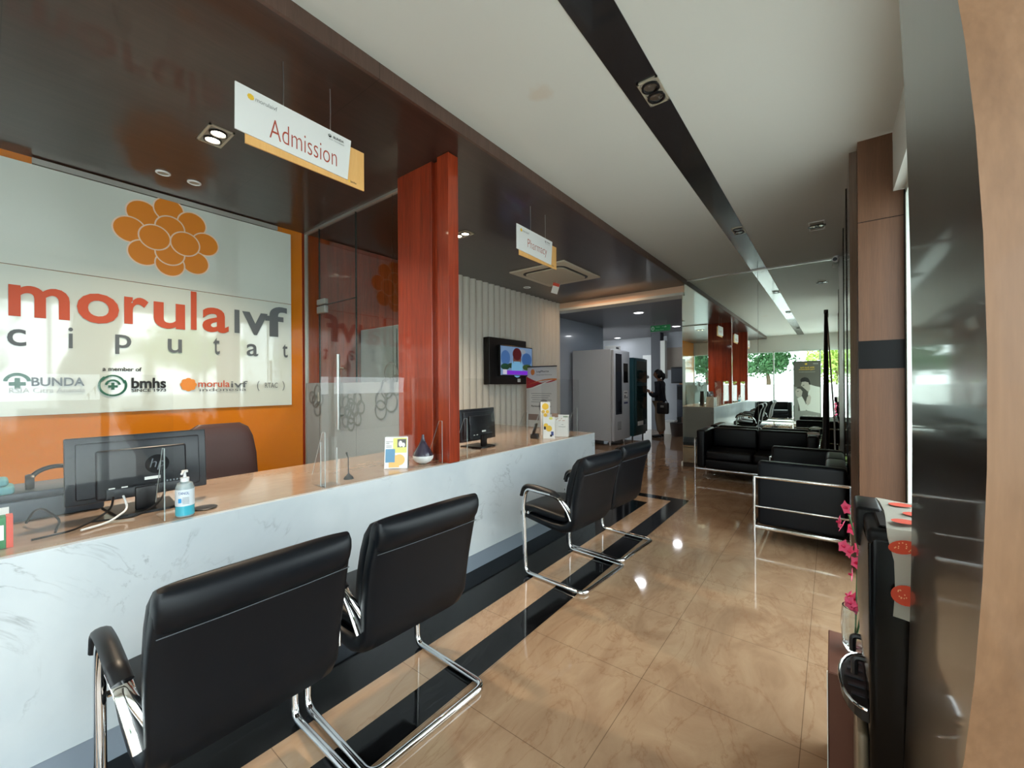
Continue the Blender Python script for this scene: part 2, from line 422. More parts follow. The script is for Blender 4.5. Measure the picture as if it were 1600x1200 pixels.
b = nb(); box(b, -3.8, 12.3, 1.75, -1.93, 12.4, 2.4); struct('wall_back', b, pm('beige_panel', (138,128,118), .5))
b = nb(); box(b, -3.8, 12.3, 2.4, -1.93, 12.4, 2.85); struct('wall_back', b, hall_wall)
b = nb(); box(b, -4.45, 12.1, 0, -4.2, 12.16, 2.2); d = struct('door_1', b, white_pl)
b = nb(); lathe(b, [(.001,0),(.05,0),(.05,.02),(.001,.02)], seg=16); b.transform(Matrix.Translation((-4.32,12.1,1.55))@Matrix.Rotation(PI/2,4,'X')); link_mesh('door_viewer', b, black_pl, d)
# right side: bulkhead, glossy side wall, windows
b = nb(); box(b, .333, YF, 2.64, .72, 3.75, CZ+.02); struct('wall_right', b, ceil_paint)
b = nb(); box(b, .11, 3.9, 0, .6, YM+.01, CZ+.02); struct('wall_right', b, side_gloss)
b = nb()
for yy in (4.6, 5.75): box(b, .104, yy, 0, .112, yy+.012, CZ, mi=0)
struct('trim_6', b, black_band)
b = nb(); box(b, .085, YM-.03, 0, .11, YM+.012, CZ); struct('trim_7', b, alu)
b = nb(); box(b, -1.93, YM-.018, CZ-.022, .1, YM+.012, CZ); struct('trim_8', b, alu)
# windows on the right side
def window(name, y0, y1, z0, z1, x, axis='y', bars=(), frame=.045):
    bm = nb()
    if axis == 'y':
        for (a, c) in [((y0, z0), (y1, z0+frame)), ((y0, z1-frame), (y1, z1)), ((y0, z0), (y0+frame, z1)), ((y1-frame, z0), (y1, z1))]+[((q-.02, z0), (q+.02, z1)) for q in bars]:
            box(bm, x-.03, a[0], a[1], x+.03, c[0], c[1])
    else:
        for (a, c) in [((y0, z0), (y1, z0+frame)), ((y0, z1-frame), (y1, z1)), ((y0, z0), (y0+frame, z1)), ((y1-frame, z0), (y1, z1))]+[((q-.02, z0), (q+.02, z1)) for q in bars]:
            box(bm, a[0], x-.03, a[1], c[0], x+.03, c[1])
    o = struct(name, bm, mullion)
    g = nb()
    if axis == 'y': quad(g, [(x, y0+.02, z0+.02), (x, y1-.02, z0+.02), (x, y1-.02, z1-.02), (x, y0+.02, z1-.02)])
    else: quad(g, [(y0+.02, x, z0+.02), (y1-.02, x, z0+.02), (y1-.02, x, z1-.02), (y0+.02, x, z1-.02)])
    link_mesh('pane', g, win_glass, o, None)
window('window_1', 1.2, 3.74, 0, 2.64, RX, bars=(2.5,))
window('window_2', YF+.05, .62, 0, 2.64, RX, bars=(-.8, -2.2))
# front wall behind the camera, large shop window
window('window_3', -4.4, .42, .02, 2.5, YF, 'x', bars=(-3.0, -1.65, -.3))
b = nb(); box(b, -4.6, YF-.1, 2.5, .75, YF+.05, CZ+.05); struct('wall_front', b, white_paint)
# near column (right edge of view): glossy dark side, tan front; edges very slightly bowed
def bow(z, q, cap): return min(q*(z-1.36)**2, cap)
b = nb(); rows = [0+i*CZ/24 for i in range(25)]; R_ = []
for z in rows:
    yf = 1.165+bow(z, .2, .2); yn = .65+bow(z, .48, .17)
    R_.append([b.verts.new(p) for p in ((.13, yf, z), (.13, yn, z), (.62, yn, z), (.62, yf, z))])
for i in range(24):
    A, B_ = R_[i], R_[i+1]
    for k in range(4):
        f = b.faces.new((A[k], A[(k+1) % 4], B_[(k+1) % 4], B_[k])); f.material_index = 0 if k == 0 else 1
b.faces.new(list(reversed(R_[0]))); b.faces.new(R_[-1])
struct('wall_near_column', b, [dark_gloss, near_wood], 35)
# far column on the right
b = nb(); box(b, .152, 3.76, 0, .333, 3.92, CZ); box(b, .333, 3.76, 0, .392, 3.92, 2.64)
c = struct('wall_far_column', b, brown_wood)
b = nb(); box(b, .150, 3.757, 1.452, .386, 3.76, 1.645); link_mesh('black_band', b, black_band, c)
b = nb(); box(b, .150, 3.758, 2.47, .386, 3.7595, 2.474); link_mesh('panel_joint', b, black_band, c)
b = nb(); box(b, .386, 3.755, 0, .395, 3.76, 2.64); link_mesh('edge_strip', b, black_band, c)
b = nb(); box(b, .27, YF+.06, 0, .35, YF+.14, 2.95); struct('trim_9', b, brown_wood)
# ground outside
pav = pm('pale_concrete', (206, 204, 198), .9)
b = nb(); box(b, -30, -22, -.12, .0, YF-.02, -.03); box(b, .9, YF-20, -.12, 26, 22, -.03); struct('ground_outside', b, pav)
b = nb(); box(b, -30, -10.6, -.03, 20, -10.4, 1.25); struct('wall_street', b, pm('street_wall_paint', (226,228,226), .8))
b = nb(); box(b, 7.4, -14, -.03, 7.6, 22, 1.1); struct('wall_yard', b, pm('street_wall_paint', (226,228,226), .8))

# ------------------------------------------------------------------ outside plants
leafm = [pm('leaf_green_dark', (62,104,62), .6), pm('leaf_green_mid', (104,146,70), .6), pm('leaf_green_light', (168,190,96), .6)]
bark = pm('bark', (96,80,64), .9)
def tree(loc, h, rad, mat, label, n=2600, leaf=.2):
    t = thing('tree', label, 'tree', loc, 'trees outside the windows')
    bm = nb(); x, y, z = loc
    tube(bm, [(x, y, z), (x+.1, y, z+h*.5), (x, y+.1, z+h*.8)], [.16, .12, .06], 8); link_mesh('trunk', bm, bark, t, True)
    bm = nb(); cl = [(random.gauss(0, .42), random.gauss(0, .42), random.gauss(0, .35), random.uniform(.25, .5)) for _ in range(26)]
    for i in range(n):
        c = random.choice(cl); d = V((random.gauss(0,1), random.gauss(0,1), random.gauss(0,1))).normalized()*c[3]
        p = V((x+(c[0]+d.x)*rad, y+(c[1]+d.y)*rad, z+h-rad*.3+(c[2]+d.z)*rad*.8))
        a = V((random.gauss(0,1), random.gauss(0,1), random.gauss(0,1))).normalized(); e = a.orthogonal().normalized()
        s = leaf*random.uniform(.6, 1.2)
        bm.faces.new([bm.verts.new(p+q) for q in (a*s*.6, e*s*.3, -a*s*.6, -e*s*.3)])
    link_mesh('foliage', bm, mat, t, None)
def palm(loc, h, label):
    t = thing('palm_tree', label, 'palm tree', loc, 'palm trees in the yard')
    bm = nb(); x, y, z = loc; tube(bm, [(x,y,z),(x+.08,y,z+h*.5),(x,y,z+h)], [.17,.13,.1], 10); link_mesh('trunk', bm, bark, t, True)
    bm = nb()
    for k in range(15):
        a = 2*PI*k/15+random.uniform(-.1,.1); el = random.uniform(.1, .9); Ln = random.uniform(1.5, 2.0); pts = []
        for i in range(12):
            s = i/11; pts.append(V((x+math.cos(a)*Ln*s*math.cos(el*(1-s)), y+math.sin(a)*Ln*s*math.cos(el*(1-s)), z+h+Ln*s*math.sin(el)-1.3*s*s)))
        for i in range(1, 12):
            d = (pts[i]-pts[i-1]).normalized(); sd = d.cross(V((0,0,1))).normalized()
            for sg in (-1, 1):
                for q in (0, .5):
                    p = pts[i-1].lerp(pts[i], q); ll = .5*math.sin(PI*(i/12*.85+.12))
                    tip = p+sd*sg*ll+d*ll*.5+V((0,0,-.12)); bm.faces.new([bm.verts.new(v) for v in (p, p+d*.045, tip)])
    link_mesh('fronds', bm, leafm[1], t, None)
tree((-6.1,-13.2,-.03), 3.1, 1.45, leafm[0], 'dark green leafy tree across the street, leftmost in the mirror')
tree((-2.9,-13.2,-.03), 2.9, 1.3, leafm[0], 'dark green tree behind the street wall beside the banner')
tree((.2,-13.2,-.03), 2.85, 1.35, leafm[2], 'yellow-green tree across the street, rightmost in the mirror')
tree((-9.6,-13.2,-.03), 3.2, 1.3, leafm[1], 'mid green tree far left across the street')
palm((5.0, 2.6,-.03), 2.3, 'palm tree in the yard opposite the far window')
palm((5.2, 7.4,-.03), 2.6, 'palm tree in the yard beyond the wooden wall')
palm((5.4,-2.4,-.03), 2.2, 'palm tree in the yard beside the entrance window')
tree((10.5, 5,-.03), 3.4, 1.5, leafm[1], 'bushy green tree behind the yard wall, far one')
tree((10.5, -1,-.03), 3.2, 1.5, leafm[0], 'bushy dark tree behind the yard wall, near one')

t = thing('power_lines', 'thin black power lines strung above the street', 'power lines', (-5, -11.5, 3.3))
for k in range(4):
    bm = nb(); tube(bm, [(-16, -11.5-.15*k, 3.7+.13*k), (-4, -11.5, 3.05+.14*k), (8, -11.5, 3.6+.1*k)], .012, 5); link_mesh('wire', bm, black_pl, t)

# ================================================================== MIRROR
t = thing('wall_mirror', 'floor-to-ceiling mirror in two panels behind the black sofas', 'mirror', (-.9, YM, 0))
b = nb(); box(b, -1.93, YM, .07, -.858, YM+.008, CZ-.022); link_mesh('mirror_panel', b, mir, t)
b = nb(); box(b, -.853, YM, .07, .085, YM+.008, CZ-.022); link_mesh('mirror_panel', b, mir, t)
b = nb(); box(b, -1.93, YM-.004, 0, .085, YM+.01, .07); link_mesh('bottom_rail', b, pm('dark_rail', (70,62,54), .4), t)

# ================================================================== COUNTER
t = thing('reception_counter', 'long white marble reception counter with beige worktop', 'counter', (-2.4, 1.0, 0))
b = nb(); box(b, CX-.03, -2.1, .12, CX, 4.14, CT-.002, .002, 1); link_mesh('marble_front', b, marble_m, t)
b = nb(); box(b, -2.83, 4.11, .12, CX-.031, 4.139, CT-.002); link_mesh('end_panel', b, marble_m, t)
b = nb(); box(b, -2.83, -2.1, .12, CX-.031, -2.07, CT-.002); link_mesh('end_panel', b, marble_m, t)
b = nb(); box(b, -2.83, -2.09, 0, CX-.012, 4.12, .119); link_mesh('kick_plate', b, kick, t)
b = nb(); box(b, -2.85, -2.1, CT-.04, CX-.0305, 4.109, CT); link_mesh('worktop', b, counter_top, t)
b = nb(); box(b, -4.23, 3.9, CT-.12, -2.853, 4.9, CT-.08); link_mesh('return_top', b, counter_top, t)
b = nb(); box(b, -2.852, -2.09, .12, -2.831, 4.12, CT-.041); link_mesh('back_panel', b, white_paint, t)
b = nb(); box(b, -4.2, 3.95, 0, -4.16, 4.85, CT-.121); box(b, -3.0, 4.0, 0, -2.96, 4.8, CT-.121); link_mesh('leg', b, white_paint, t)

# acrylic guards on the counter
def guard(y0, y1, label):
    g = thing('sneeze_guard', label, 'screen', (-2.1, (y0+y1)/2, CT), 'acrylic screens on the counter')
    bm = nb(); box(bm, -2.106, y0, CT+.001, -2.1, y1, 1.405); link_mesh('screen_panel', bm, acrylic, g)
    for yy in (y0+.02, y1-.03):
        bm = nb(); pts = [(0,0),(-.14,0),(-.14,.05),(-.03,.29),(0,.29)]
        a = [bm.verts.new((-2.108+p[0], yy, CT+.001+p[1])) for p in pts]; c = [bm.verts.new((-2.108+p[0], yy+.006, CT+.001+p[1])) for p in pts]
        skin(bm, [a, c]); ft = link_mesh('foot', bm, acrylic, g)
        bm = nb(); tube(bm, [(-2.108, yy+.003, CT+.002), (-2.108, yy+.003, CT+.29)], .0022, 6); tube(bm, [(-2.248, yy+.003, CT+.052), (-2.138, yy+.003, CT+.29), (-2.108, yy+.003, CT+.291)], .0016, 6); link_mesh('polished_edge', bm, pm('acrylic_edge', (200,212,212), .1, alpha=.6), ft)
guard(-.65, .47, 'clear acrylic screen in front of the monitor, nearest the camera')
guard(1.08, 1.955, 'clear acrylic screen between bottle and red wooden column')
guard(2.15, 2.95, 'clear acrylic screen in front of the second monitor')
guard(3.15, 3.85, 'clear acrylic screen at the far pharmacy end')

# ================================================================== SIGN BOARD
t = thing('sign_board', 'big white glossy wall board with orange logo and clinic name', 'sign', (BX, .9, 1.18))
b = nb(); box(b, BX-.02, -1.8, 1.165, BX, 1.93, 2.185); box(b, BX-.02, -1.8, 2.19, BX, 1.93, 2.90); link_mesh('board_panel', b, white_gl, t)
b = nb(); box(b, BX-.02, .21, 2.905, BX+.01, 1.8, 2.945); link_mesh('top_rail', b, alu, t)
def ux(px, py, X):      # point where the photo ray meets the plane x = X (used to measure the lettering)
    d = r_*((px-800)/642) + u_*(-(py-600)/642) + f_; k = X/d.x; return (d.y*k, 1.36+d.z*k)
a = Art((BX, 0, 0), (0,1,0), (0,0,1))
gl = []
for (zx, zy, er) in [(668,400,.17),(792,385,.17),(900,452,.17),(608,475,.17),(962,547,.165),(675,585,.17),(915,633,.165),(797,640,.165),(797,470,.165),(797,588,.165),(725,513,.17),(868,545,.17)]:
    y, z = ux(zx/3, 200+zy/3, BX); gl.append((y, z, er*.56))
for (y, z, er) in gl:
    a.disc(y, z, er+.01, er+.01, pale_ink, n=36); a.disc(y, z, er, er, orange_ink, n=36)
def fit(s, l, t_, r, bt, m, off=0, shear=0):   # left-mid, right-mid measured pixel columns; rows at both ends
    y0, z0 = ux(l[0], l[1], BX); y1, z1 = ux(r[0], r[1], BX); a.text(s, y0, z0, y1-y0, bt, m, off, shear)
def letter(s, l, bl, rr, h, m, off=.02):
    (y0, z0) = ux(l, bl, BX); (y1, _) = ux(rr, bl, BX); a.text(s, y0, z0, y1-y0, h, m, off)
xh = .215
letter('m', 13, 493, 109, xh, red_ink, .022)
letter('o', 120, 503, 186, xh+.01, red_ink, .02)
letter('r', 194, 505.5, 232, xh, red_ink, .02)
letter('u', 240, 512, 289, xh, red_ink, .02)
letter('l', 298, 515, 307, .33, red_ink, .02)
letter('a', 316, 518, 357, xh+.005, red_ink, .022)
letter('ı', 366, 520, 374, xh, grey_ink, .02)
letter('v', 378, 522, 418, xh, grey_ink, .02)
letter('f', 414, 525, 448, .3, grey_ink, .02)
for ch, l, bl, rr, h in (('c',11,540,41,.115),('i',107,544,114,.15),('p',180,553,205,.15),('u',262,551,284,.115),('t',333,553.5,343,.15),('a',385,556,403,.115),('t',441,558.5,449,.135)):
    letter(ch, l, bl, rr, h, grey_ink, .008)
letter('a member of', 160, 579.5, 221, .032, black_ink, .02)
def emblem(px, py, s):
    y, z = ux(px, py, BX)
    a.ring(y, z, s, s, s*.32, green_ink, a0=.1, a1=PI-.1); a.rect(y-s*.2, z-s*.75, y+s*.2, z+s*.45, green_ink); a.rect(y-s*.6, z-s*.4, y+s*.6, z+s*.0, green_ink)
emblem(27, 597, .062)
letter('BUNDA', 49, 603.5, 132, .062, pm('slate_ink', (60,74,78), .5), .02)
letter('RSIA Citra Ananda', 14, 614.5, 133, .036, pm('light_grey_ink', (150,158,156), .5), .005)
y, z = ux(176, 602, BX); a.ring(y, z, .082, .085, .014, green_ink, a0=2.2, a1=6.8); a.ring(y, z, .074, .08, .012, green_ink, a0=.2, a1=2.6); emblem(176, 602, .045)
letter('bmhs', 205, 607, 259, .085, black_ink, .03)
letter('SINCE 1973', 205, 612.5, 259, .024, black_ink, .015)
y, z = ux(294, 601, BX)
for k in range(8): a.disc(y+.036*math.cos(k*PI/4), z+.036*math.sin(k*PI/4), .022, .022, orange_ink, n=14)
a.disc(y, z, .045, .045, orange_ink, n=16)
letter('morula', 309, 605, 358, .06, red_ink, .01); letter('ivf', 360, 605.5, 386, .06, grey_ink, .01)
letter('indonesia', 311, 611.5, 384, .028, grey_ink, .0)
letter('RTAC', 413, 606, 433, .05, grey_ink, .0)
y, z = ux(408, 603, BX); a.ring(y, z, .04, .06, .006, grey_ink, a0=PI*.7, a1=PI*1.3); y, z = ux(437, 603, BX); a.ring(y, z, .04, .06, .006, grey_ink, a0=-PI*.3, a1=PI*.3)
a.done('logo_lettering', t)

# ================================================================== COLUMNS on the counter
def column(y, label):
    t = thing('wooden_column', label, 'column', (-2.35, y, CT), 'red wooden columns on the counter')
    bm = nb(); box(bm, -2.635, y, CT+.001, -2.245, y+.085, SZ-.001, .002, 1); link_mesh('main_panel', bm, red_wood, t)
    bm = nb(); box(bm, -2.245, y+.03, CT+.001, -2.175, y+.085, SZ-.001); link_mesh('recess', bm, red_wood, t)
    bm = nb(); box(bm, -2.175, y-.01, CT+.001, -2.062, y+.085, SZ-.001, .002, 1); link_mesh('front_panel', bm, red_wood, t)
column(1.965, 'glossy red-brown wooden column rising from counter to ceiling')
column(-.60, 'red wooden column on the counter, seen only in the mirror')

# ================================================================== GLASS PARTITION with door (y = 2.07)
PY = 2.075
t = thing('glass_partition', 'clear glass partition with door behind the counter', 'glass door', (-3.5, PY, 0))
b = nb()
for (x0, x1, z0, z1) in ((-4.345, -4.065, .02, 2.945), (-4.06, -3.405, 2.16, 2.945), (-4.06, -3.405, .02, 2.155), (-3.4, -2.86, .02, 2.945), (-2.86, -2.64, .83, 2.945)):
    box(b, x0, PY, z0, x1, PY+.01, z1)
link_mesh('glass_pane', b, dark_glass, t)
b = nb(); box(b, -4.345, PY-.012, 2.935, -2.64, PY+.022, SZ); box(b, -4.348, PY-.012, 0, -4.335, PY+.022, SZ); link_mesh('channel', b, alu, t)
b = nb(); box(b, -3.404, PY-.003, .02, -3.401, PY+.013, 2.945); box(b, -4.064, PY-.003, .02, -4.061, PY+.013, 2.945); box(b, -4.06, PY-.003, 2.155, -3.405, PY+.013, 2.16); link_mesh('glass_edge', b, pm('glass_edge', (40,52,50), .2), t)
b = nb(); box(b, -4.09, PY-.014, 2.08, -3.93, PY+.024, 2.15, .004, 1); box(b, -4.09, PY-.014, 2.165, -3.93, PY+.024, 2.22, .004, 1); box(b, -4.08, PY-.014, 1.2, -4.04, PY+.024, 1.29); link_mesh('patch_fitting', b, steel, t)
b = nb(); tube(b, [(-3.62, PY-.05, .95), (-3.62, PY-.05, 1.65)], .015, 10); tube(b, [(-3.62, PY-.05, 1.08), (-3.62, PY+.0, 1.08)], .009, 8); tube(b, [(-3.62, PY-.05, 1.52), (-3.62, PY+.0, 1.52)], .009, 8); link_mesh('handle', b, steel, t, True)
b = nb(); box(b, -4.33, PY-.003, .42, -2.87, PY-.001, 1.385); box(b, -2.87, PY-.003, .83, -2.65, PY-.001, 1.385); link_mesh('frosted_film', b, frost, t)
a = Art((-2.65, PY-.0035, 0), (-1,0,0), (0,0,1)); a.n = V((0,-1,0))
grape_rings(a, .80, 1.14, .42, etched, .05); grape_rings(a, 1.52, 1.2, .42, etched, .04, (3,5,0,10,8)); grape_rings(a, .32, 1.33, .55, etched, .03, (0,3,5,10,9,7)); grape_rings(a, .05, .98, .4, etched, .03, (3,5,0))
a.done('etched_logo', t)
# room behind the partition
t = thing('storage_cabinet', 'tall white cabinet in the room behind the glass partition', 'cabinet', (-3.7, 3.0, 0))
b = nb(); box(b, -4.33, 2.70, 0, -3.05, 2.98, 2.0, .006, 1); link_mesh('body', b, pm('pale_cabinet', (196,206,204), .4), t)
b = nb(); box(b, -3.645, 2.692, .08, -3.64, 2.699, 1.96); box(b, -3.3, 2.692, 1.0, -3.29, 2.699, 1.7); link_mesh('door_gap', b, black_pl, t)

# ================================================================== HANGING SIGNS
def hang_sign(yc, word, label, tw):
    X = -2.12; t = thing('hanging_sign', label, 'sign', (X, yc, 2.5), 'white signs hanging from the soffit')
    y0, y1 = yc-.275, yc+.275
    bm = nb(); v = [(y0-.02, 2.525), (y1-.022, 2.505), (y1, 2.73), (y0-.018, 2.74)]
    A = [bm.verts.new((X, p[0], p[1])) for p in v]; B_ = [bm.verts.new((X-.006, p[0], p[1])) for p in v]; skin(bm, [A, B_]); link_mesh('front_panel', bm, white_pl, t)
    bm = nb(); box(bm, X-.016, y0+.025, 2.482, X-.008, y1+.085, 2.70); link_mesh('back_panel', bm, sign_tan, t)
    for yy in (yc-.085, yc+.155):
        bm = nb(); tube(bm, [(X-.003, yy, 2.735), (X-.003, yy+.002, 2.83), (X-.003, yy, SZ)], .0028, 6)
        tube(bm, [V((X-.003, yy, 2.722))+V((0, .009*math.cos(k*PI/6), .014*math.sin(k*PI/6))) for k in range(12)], .0016, 5, True); link_mesh('wire', bm, steel, t)
    a = Art((X, 0, 0), (0,1,0), (0,0,1)); a.lift = .0006
    a.text(word, yc-tw/2+.02, 2.55, tw, .095 if word[0] != 'P' else .10, brick_ink, -.01)
    for k in range(8): a.disc(y0+.045+.009*math.cos(k*PI/4), 2.70+.009*math.sin(k*PI/4), .006, .006, yellow_ink, n=8)
    a.disc(y0+.045, 2.70, .011, .011, yellow_ink, n=10)
    a.text('morulaivf', y0+.065, 2.69, .095, .02, grey_ink, -.01)
    a.ring(y1-.125, 2.70, .009, .009, .003, black_ink, n=12); a.rect(y1-.129, 2.693, y1-.121, 2.701, black_ink)
    a.text('BUNDA', y1-.105, 2.694, .06, .013, black_ink, .01); a.text('RSIA Citra Ananda', y1-.128, 2.68, .085, .006, grey_ink)
    a.done('lettering', t)
    a = Art((X-.008, 0, 0), (0,1,0), (0,0,1)); a.lift = .0004; a.text('bmhs', y1+.0, 2.50, .035, .012, black_ink, .01); a.disc(y1-.008, 2.505, .006, .006, yellow_ink, n=10); a.done('lettering', t)
hang_sign(.995, 'Admission', 'white hanging sign reading Admission over the near counter', .34)
hang_sign(3.10, 'Pharmacy', 'white hanging sign reading Pharmacy over the far counter', .31)
hang_sign(-1.15, 'Admission', 'white hanging sign behind the camera, seen only in the mirror', .34)

# ================================================================== LIGHTS / ceiling fittings
warm_e = pm('lamp_glow_warm', (255,240,215), .5, emit=(255,236,205), es=14)
cool_e = pm('lamp_glow_cool', (255,255,255), .5, emit=(250,250,255), es=7)
off_lens = pm('unlit_reflector', (150,152,150), .12, .9)
def twin(cx, cy, z, along, lit, label, s=.25, ww=.13, frame=None):
    t = thing('twin_spotlight', label, 'spotlight', (cx, cy, z), 'twin recessed spotlights')
    fm = frame or pm('spot_frame', (196,190,172), .35, .5); bm = nb()
    hx, hy = (s/2, ww/2) if along == 'x' else (ww/2, s/2)
    for (x0, y0, x1, y1) in ((-hx,-hy,hx,-hy+.012), (-hx,hy-.012,hx,hy), (-hx,-hy,-hx+.012,hy), (hx-.012,-hy,hx,hy)): box(bm, cx+x0, cy+y0, z-.008, cx+x1, cy+y1, z-.0005)
    link_mesh('frame', bm, fm, t)
    bm = nb(); box(bm, cx-hx+.012, cy-hy+.012, z-.004, cx+hx-.012, cy+hy-.012, z-.001); link_mesh('back_plate', bm, pm('spot_plate', (150,146,134), .5), t)
    for sg in (-1, 1):
        ox, oy = (sg*s*.21, 0) if along == 'x' else (0, sg*s*.21)
        bm = nb(); lathe(bm, [(.049,0),(.049,-.010),(.040,-.010),(.040,0)], (cx+ox, cy+oy, z-.004), 24); rg = link_mesh('lamp_ring', bm, black_pl, t, True)
        bm = nb(); lathe(bm, [(.001,-.005),(.02,-.006),(.038,-.003),(.038,0),(.001,0)], (cx+ox, cy+oy, z-.005), 24); link_mesh('lamp', bm, warm_e if lit else off_lens, t, True)
    return t
twin(-3.09, .912, SZ, 'x', True, 'lit twin spotlight in dark soffit above the near desk', .25, .135)
twin(-3.09, 3.12, SZ, 'x', True, 'lit twin spotlight in dark soffit beyond the red column', .25, .135)
twin(-.797, 2.365, CZ-.004, 'y', False, 'unlit twin spotlight in the black ceiling strip, nearer one', .235, .115)
twin(-.797, 5.10, CZ-.004, 'y', False, 'unlit twin spotlight in the black ceiling strip, near the mirror', .235, .115)
twin(-.797, -1.2, CZ-.004, 'y', False, 'unlit twin spotlight in black strip behind the camera', .235, .115)
twin(-.115, 5.48, CZ, 'x', False, 'unlit white-framed spotlight in white ceiling by the far right', .14, .30, white_pl)
def downlight(x, y, z, r, lit, label, grp):
    t = thing('downlight', label, 'downlight', (x, y, z), grp)
    bm = nb(); lathe(bm, [(r,0),(r,-.006),(r*.8,-.01),(r*.78,-.002),(r*.78,0)], (x,y,z-.0005), 28); link_mesh('trim_ring', bm, white_pl, t, True)
    bm = nb(); lathe(bm, [(.001,-.004),(r*.77,-.003),(r*.77,-.0005),(.001,-.0005)], (x,y,z-.0005), 24); link_mesh('lens', bm, cool_e if lit else pm('dull_lens', (150,146,130), .3), t)
downlight(-3.93, .828, SZ, .045, False, 'small round unlit downlight by the logo board, left one', 'small round downlights above the logo')
downlight(-3.93, 1.018, SZ, .045, False, 'small round unlit downlight by the logo board, right one', 'small round downlights above the logo')
downlight(-3.95, 5.5, SZ, .06, False, 'small round downlight near the fluted wall', 'small round downlights above the logo')
downlight(-3.19, 8.45, 2.85, .12, True, 'bright round hall light nearest the mirror', 'round hall lights')
downlight(-3.19, 11.1, 2.85, .12, True, 'bright round hall light right of the green sign', 'round hall lights')
downlight(-5.5, 12.7, 2.85, .12, True, 'bright round hall light above the vending machine', 'round hall lights')
for (x, y, p) in ((-3.19, 8.45, 6), (-3.19, 11.1, 4.5), (-5.5, 12.7, 5)): area_light('hall_lamp_light', (x, y, 2.83), .2, p, (.92,.95,1), shape='DISK')
for (x, y) in ((-3.035, .912), (-3.145, .912), (-3.035, 3.12), (-3.145, 3.12)):
    l = area_light('spot_lamp_light', (x, y, SZ-.02), .07, 14, (1,.80,.58), shape='DISK', spread=2.2)
# warm lamps the photo implies behind the header by the hall
area_light('cove_lamp_light', (-3.2, YM-.35, SZ-.03), 1.2, 6, (1,.62,.36), sy=.05)

# ceiling cassette
t = thing('ceiling_cassette', 'beige square air conditioner cassette in the dark soffit', 'air conditioner', (-3.15, 5.1, SZ))
b = nb(); box(b, -3.6, 4.58, SZ-.022, -2.7, 5.63, SZ-.0005, .006, 2); link_mesh('frame', b, pm('aged_white_plastic', (206,198,180), .45), t)
b = nb(); 
def rrect(bm, x0, y0, x1, y1, r, z0, z1):
    pts = [p for (cx, cy, a0) in ((x1-r,y1-r,0),(x0+r,y1-r,90),(x0+r,y0+r,180),(x1-r,y0+r,270)) for p in [(cx+r*math.cos(math.radians(a0+k*15)), cy+r*math.sin(math.radians(a0+k*15))) for k in range(7)]]
    skin(bm, [[bm.verts.new((x, y, z)) for x, y in pts] for z in (z0, z1)])
rrect(b, -3.465, 4.735, -2.835, 5.475, .10, SZ-.042, SZ-.0285); link_mesh('grille', b, pm('aged_white_plastic2', (196,188,168), .5), t)
b = nb()
rrect(b, -3.50, 4.70, -2.80, 5.51, .12, SZ-.028, SZ-.0225)
link_mesh('air_slot', b, black_pl, t)
t = thing('hanging_tag', 'small red and white paper tag hanging under the air conditioner', 'tag', (-3.33, 5.5, 2.75))
b = nb(); rbox(b, V((-3.28, 5.3, 2.80)), (.10, .004, .15), Matrix.Rotation(.35, 3, 'Y')@Matrix.Rotation(.7,3,'Z')); link_mesh('card', b, paper, t)
b = nb(); rbox(b, V((-3.264, 5.298, 2.855)), (.102, .008, .045), Matrix.Rotation(.35, 3, 'Y')@Matrix.Rotation(.7,3,'Z')); link_mesh('red_header', b, pm('tag_red', (206,70,44), .6), t)
b = nb(); tube(b, [(-3.256,5.3,2.875),(-3.254,5.3,2.923)], .002, 5); link_mesh('string', b, paper, t)
# camera on the mirror top
t = thing('security_camera', 'small white security camera at the top corner of the mirror', 'camera', (.05, 6.9, 3.0))
b = nb(); tube(b, [(.055, 6.98, 2.99), (.045, 6.86, 2.975)], [.03,.034], 16); link_mesh('body', b, white_pl, t, True)
b = nb(); tube(b, [(.045, 6.859, 2.975), (.0445, 6.85, 2.974)], .024, 16); link_mesh('lens', b, black_pl, t, True)
b = nb(); lathe(b, [(.001,0),(.035,0),(.03,-.015),(.012,-.02),(.012,-.04),(.001,-.04)], (.06, 6.97, CZ-.0005), 16); link_mesh('mount', b, white_pl, t, True)

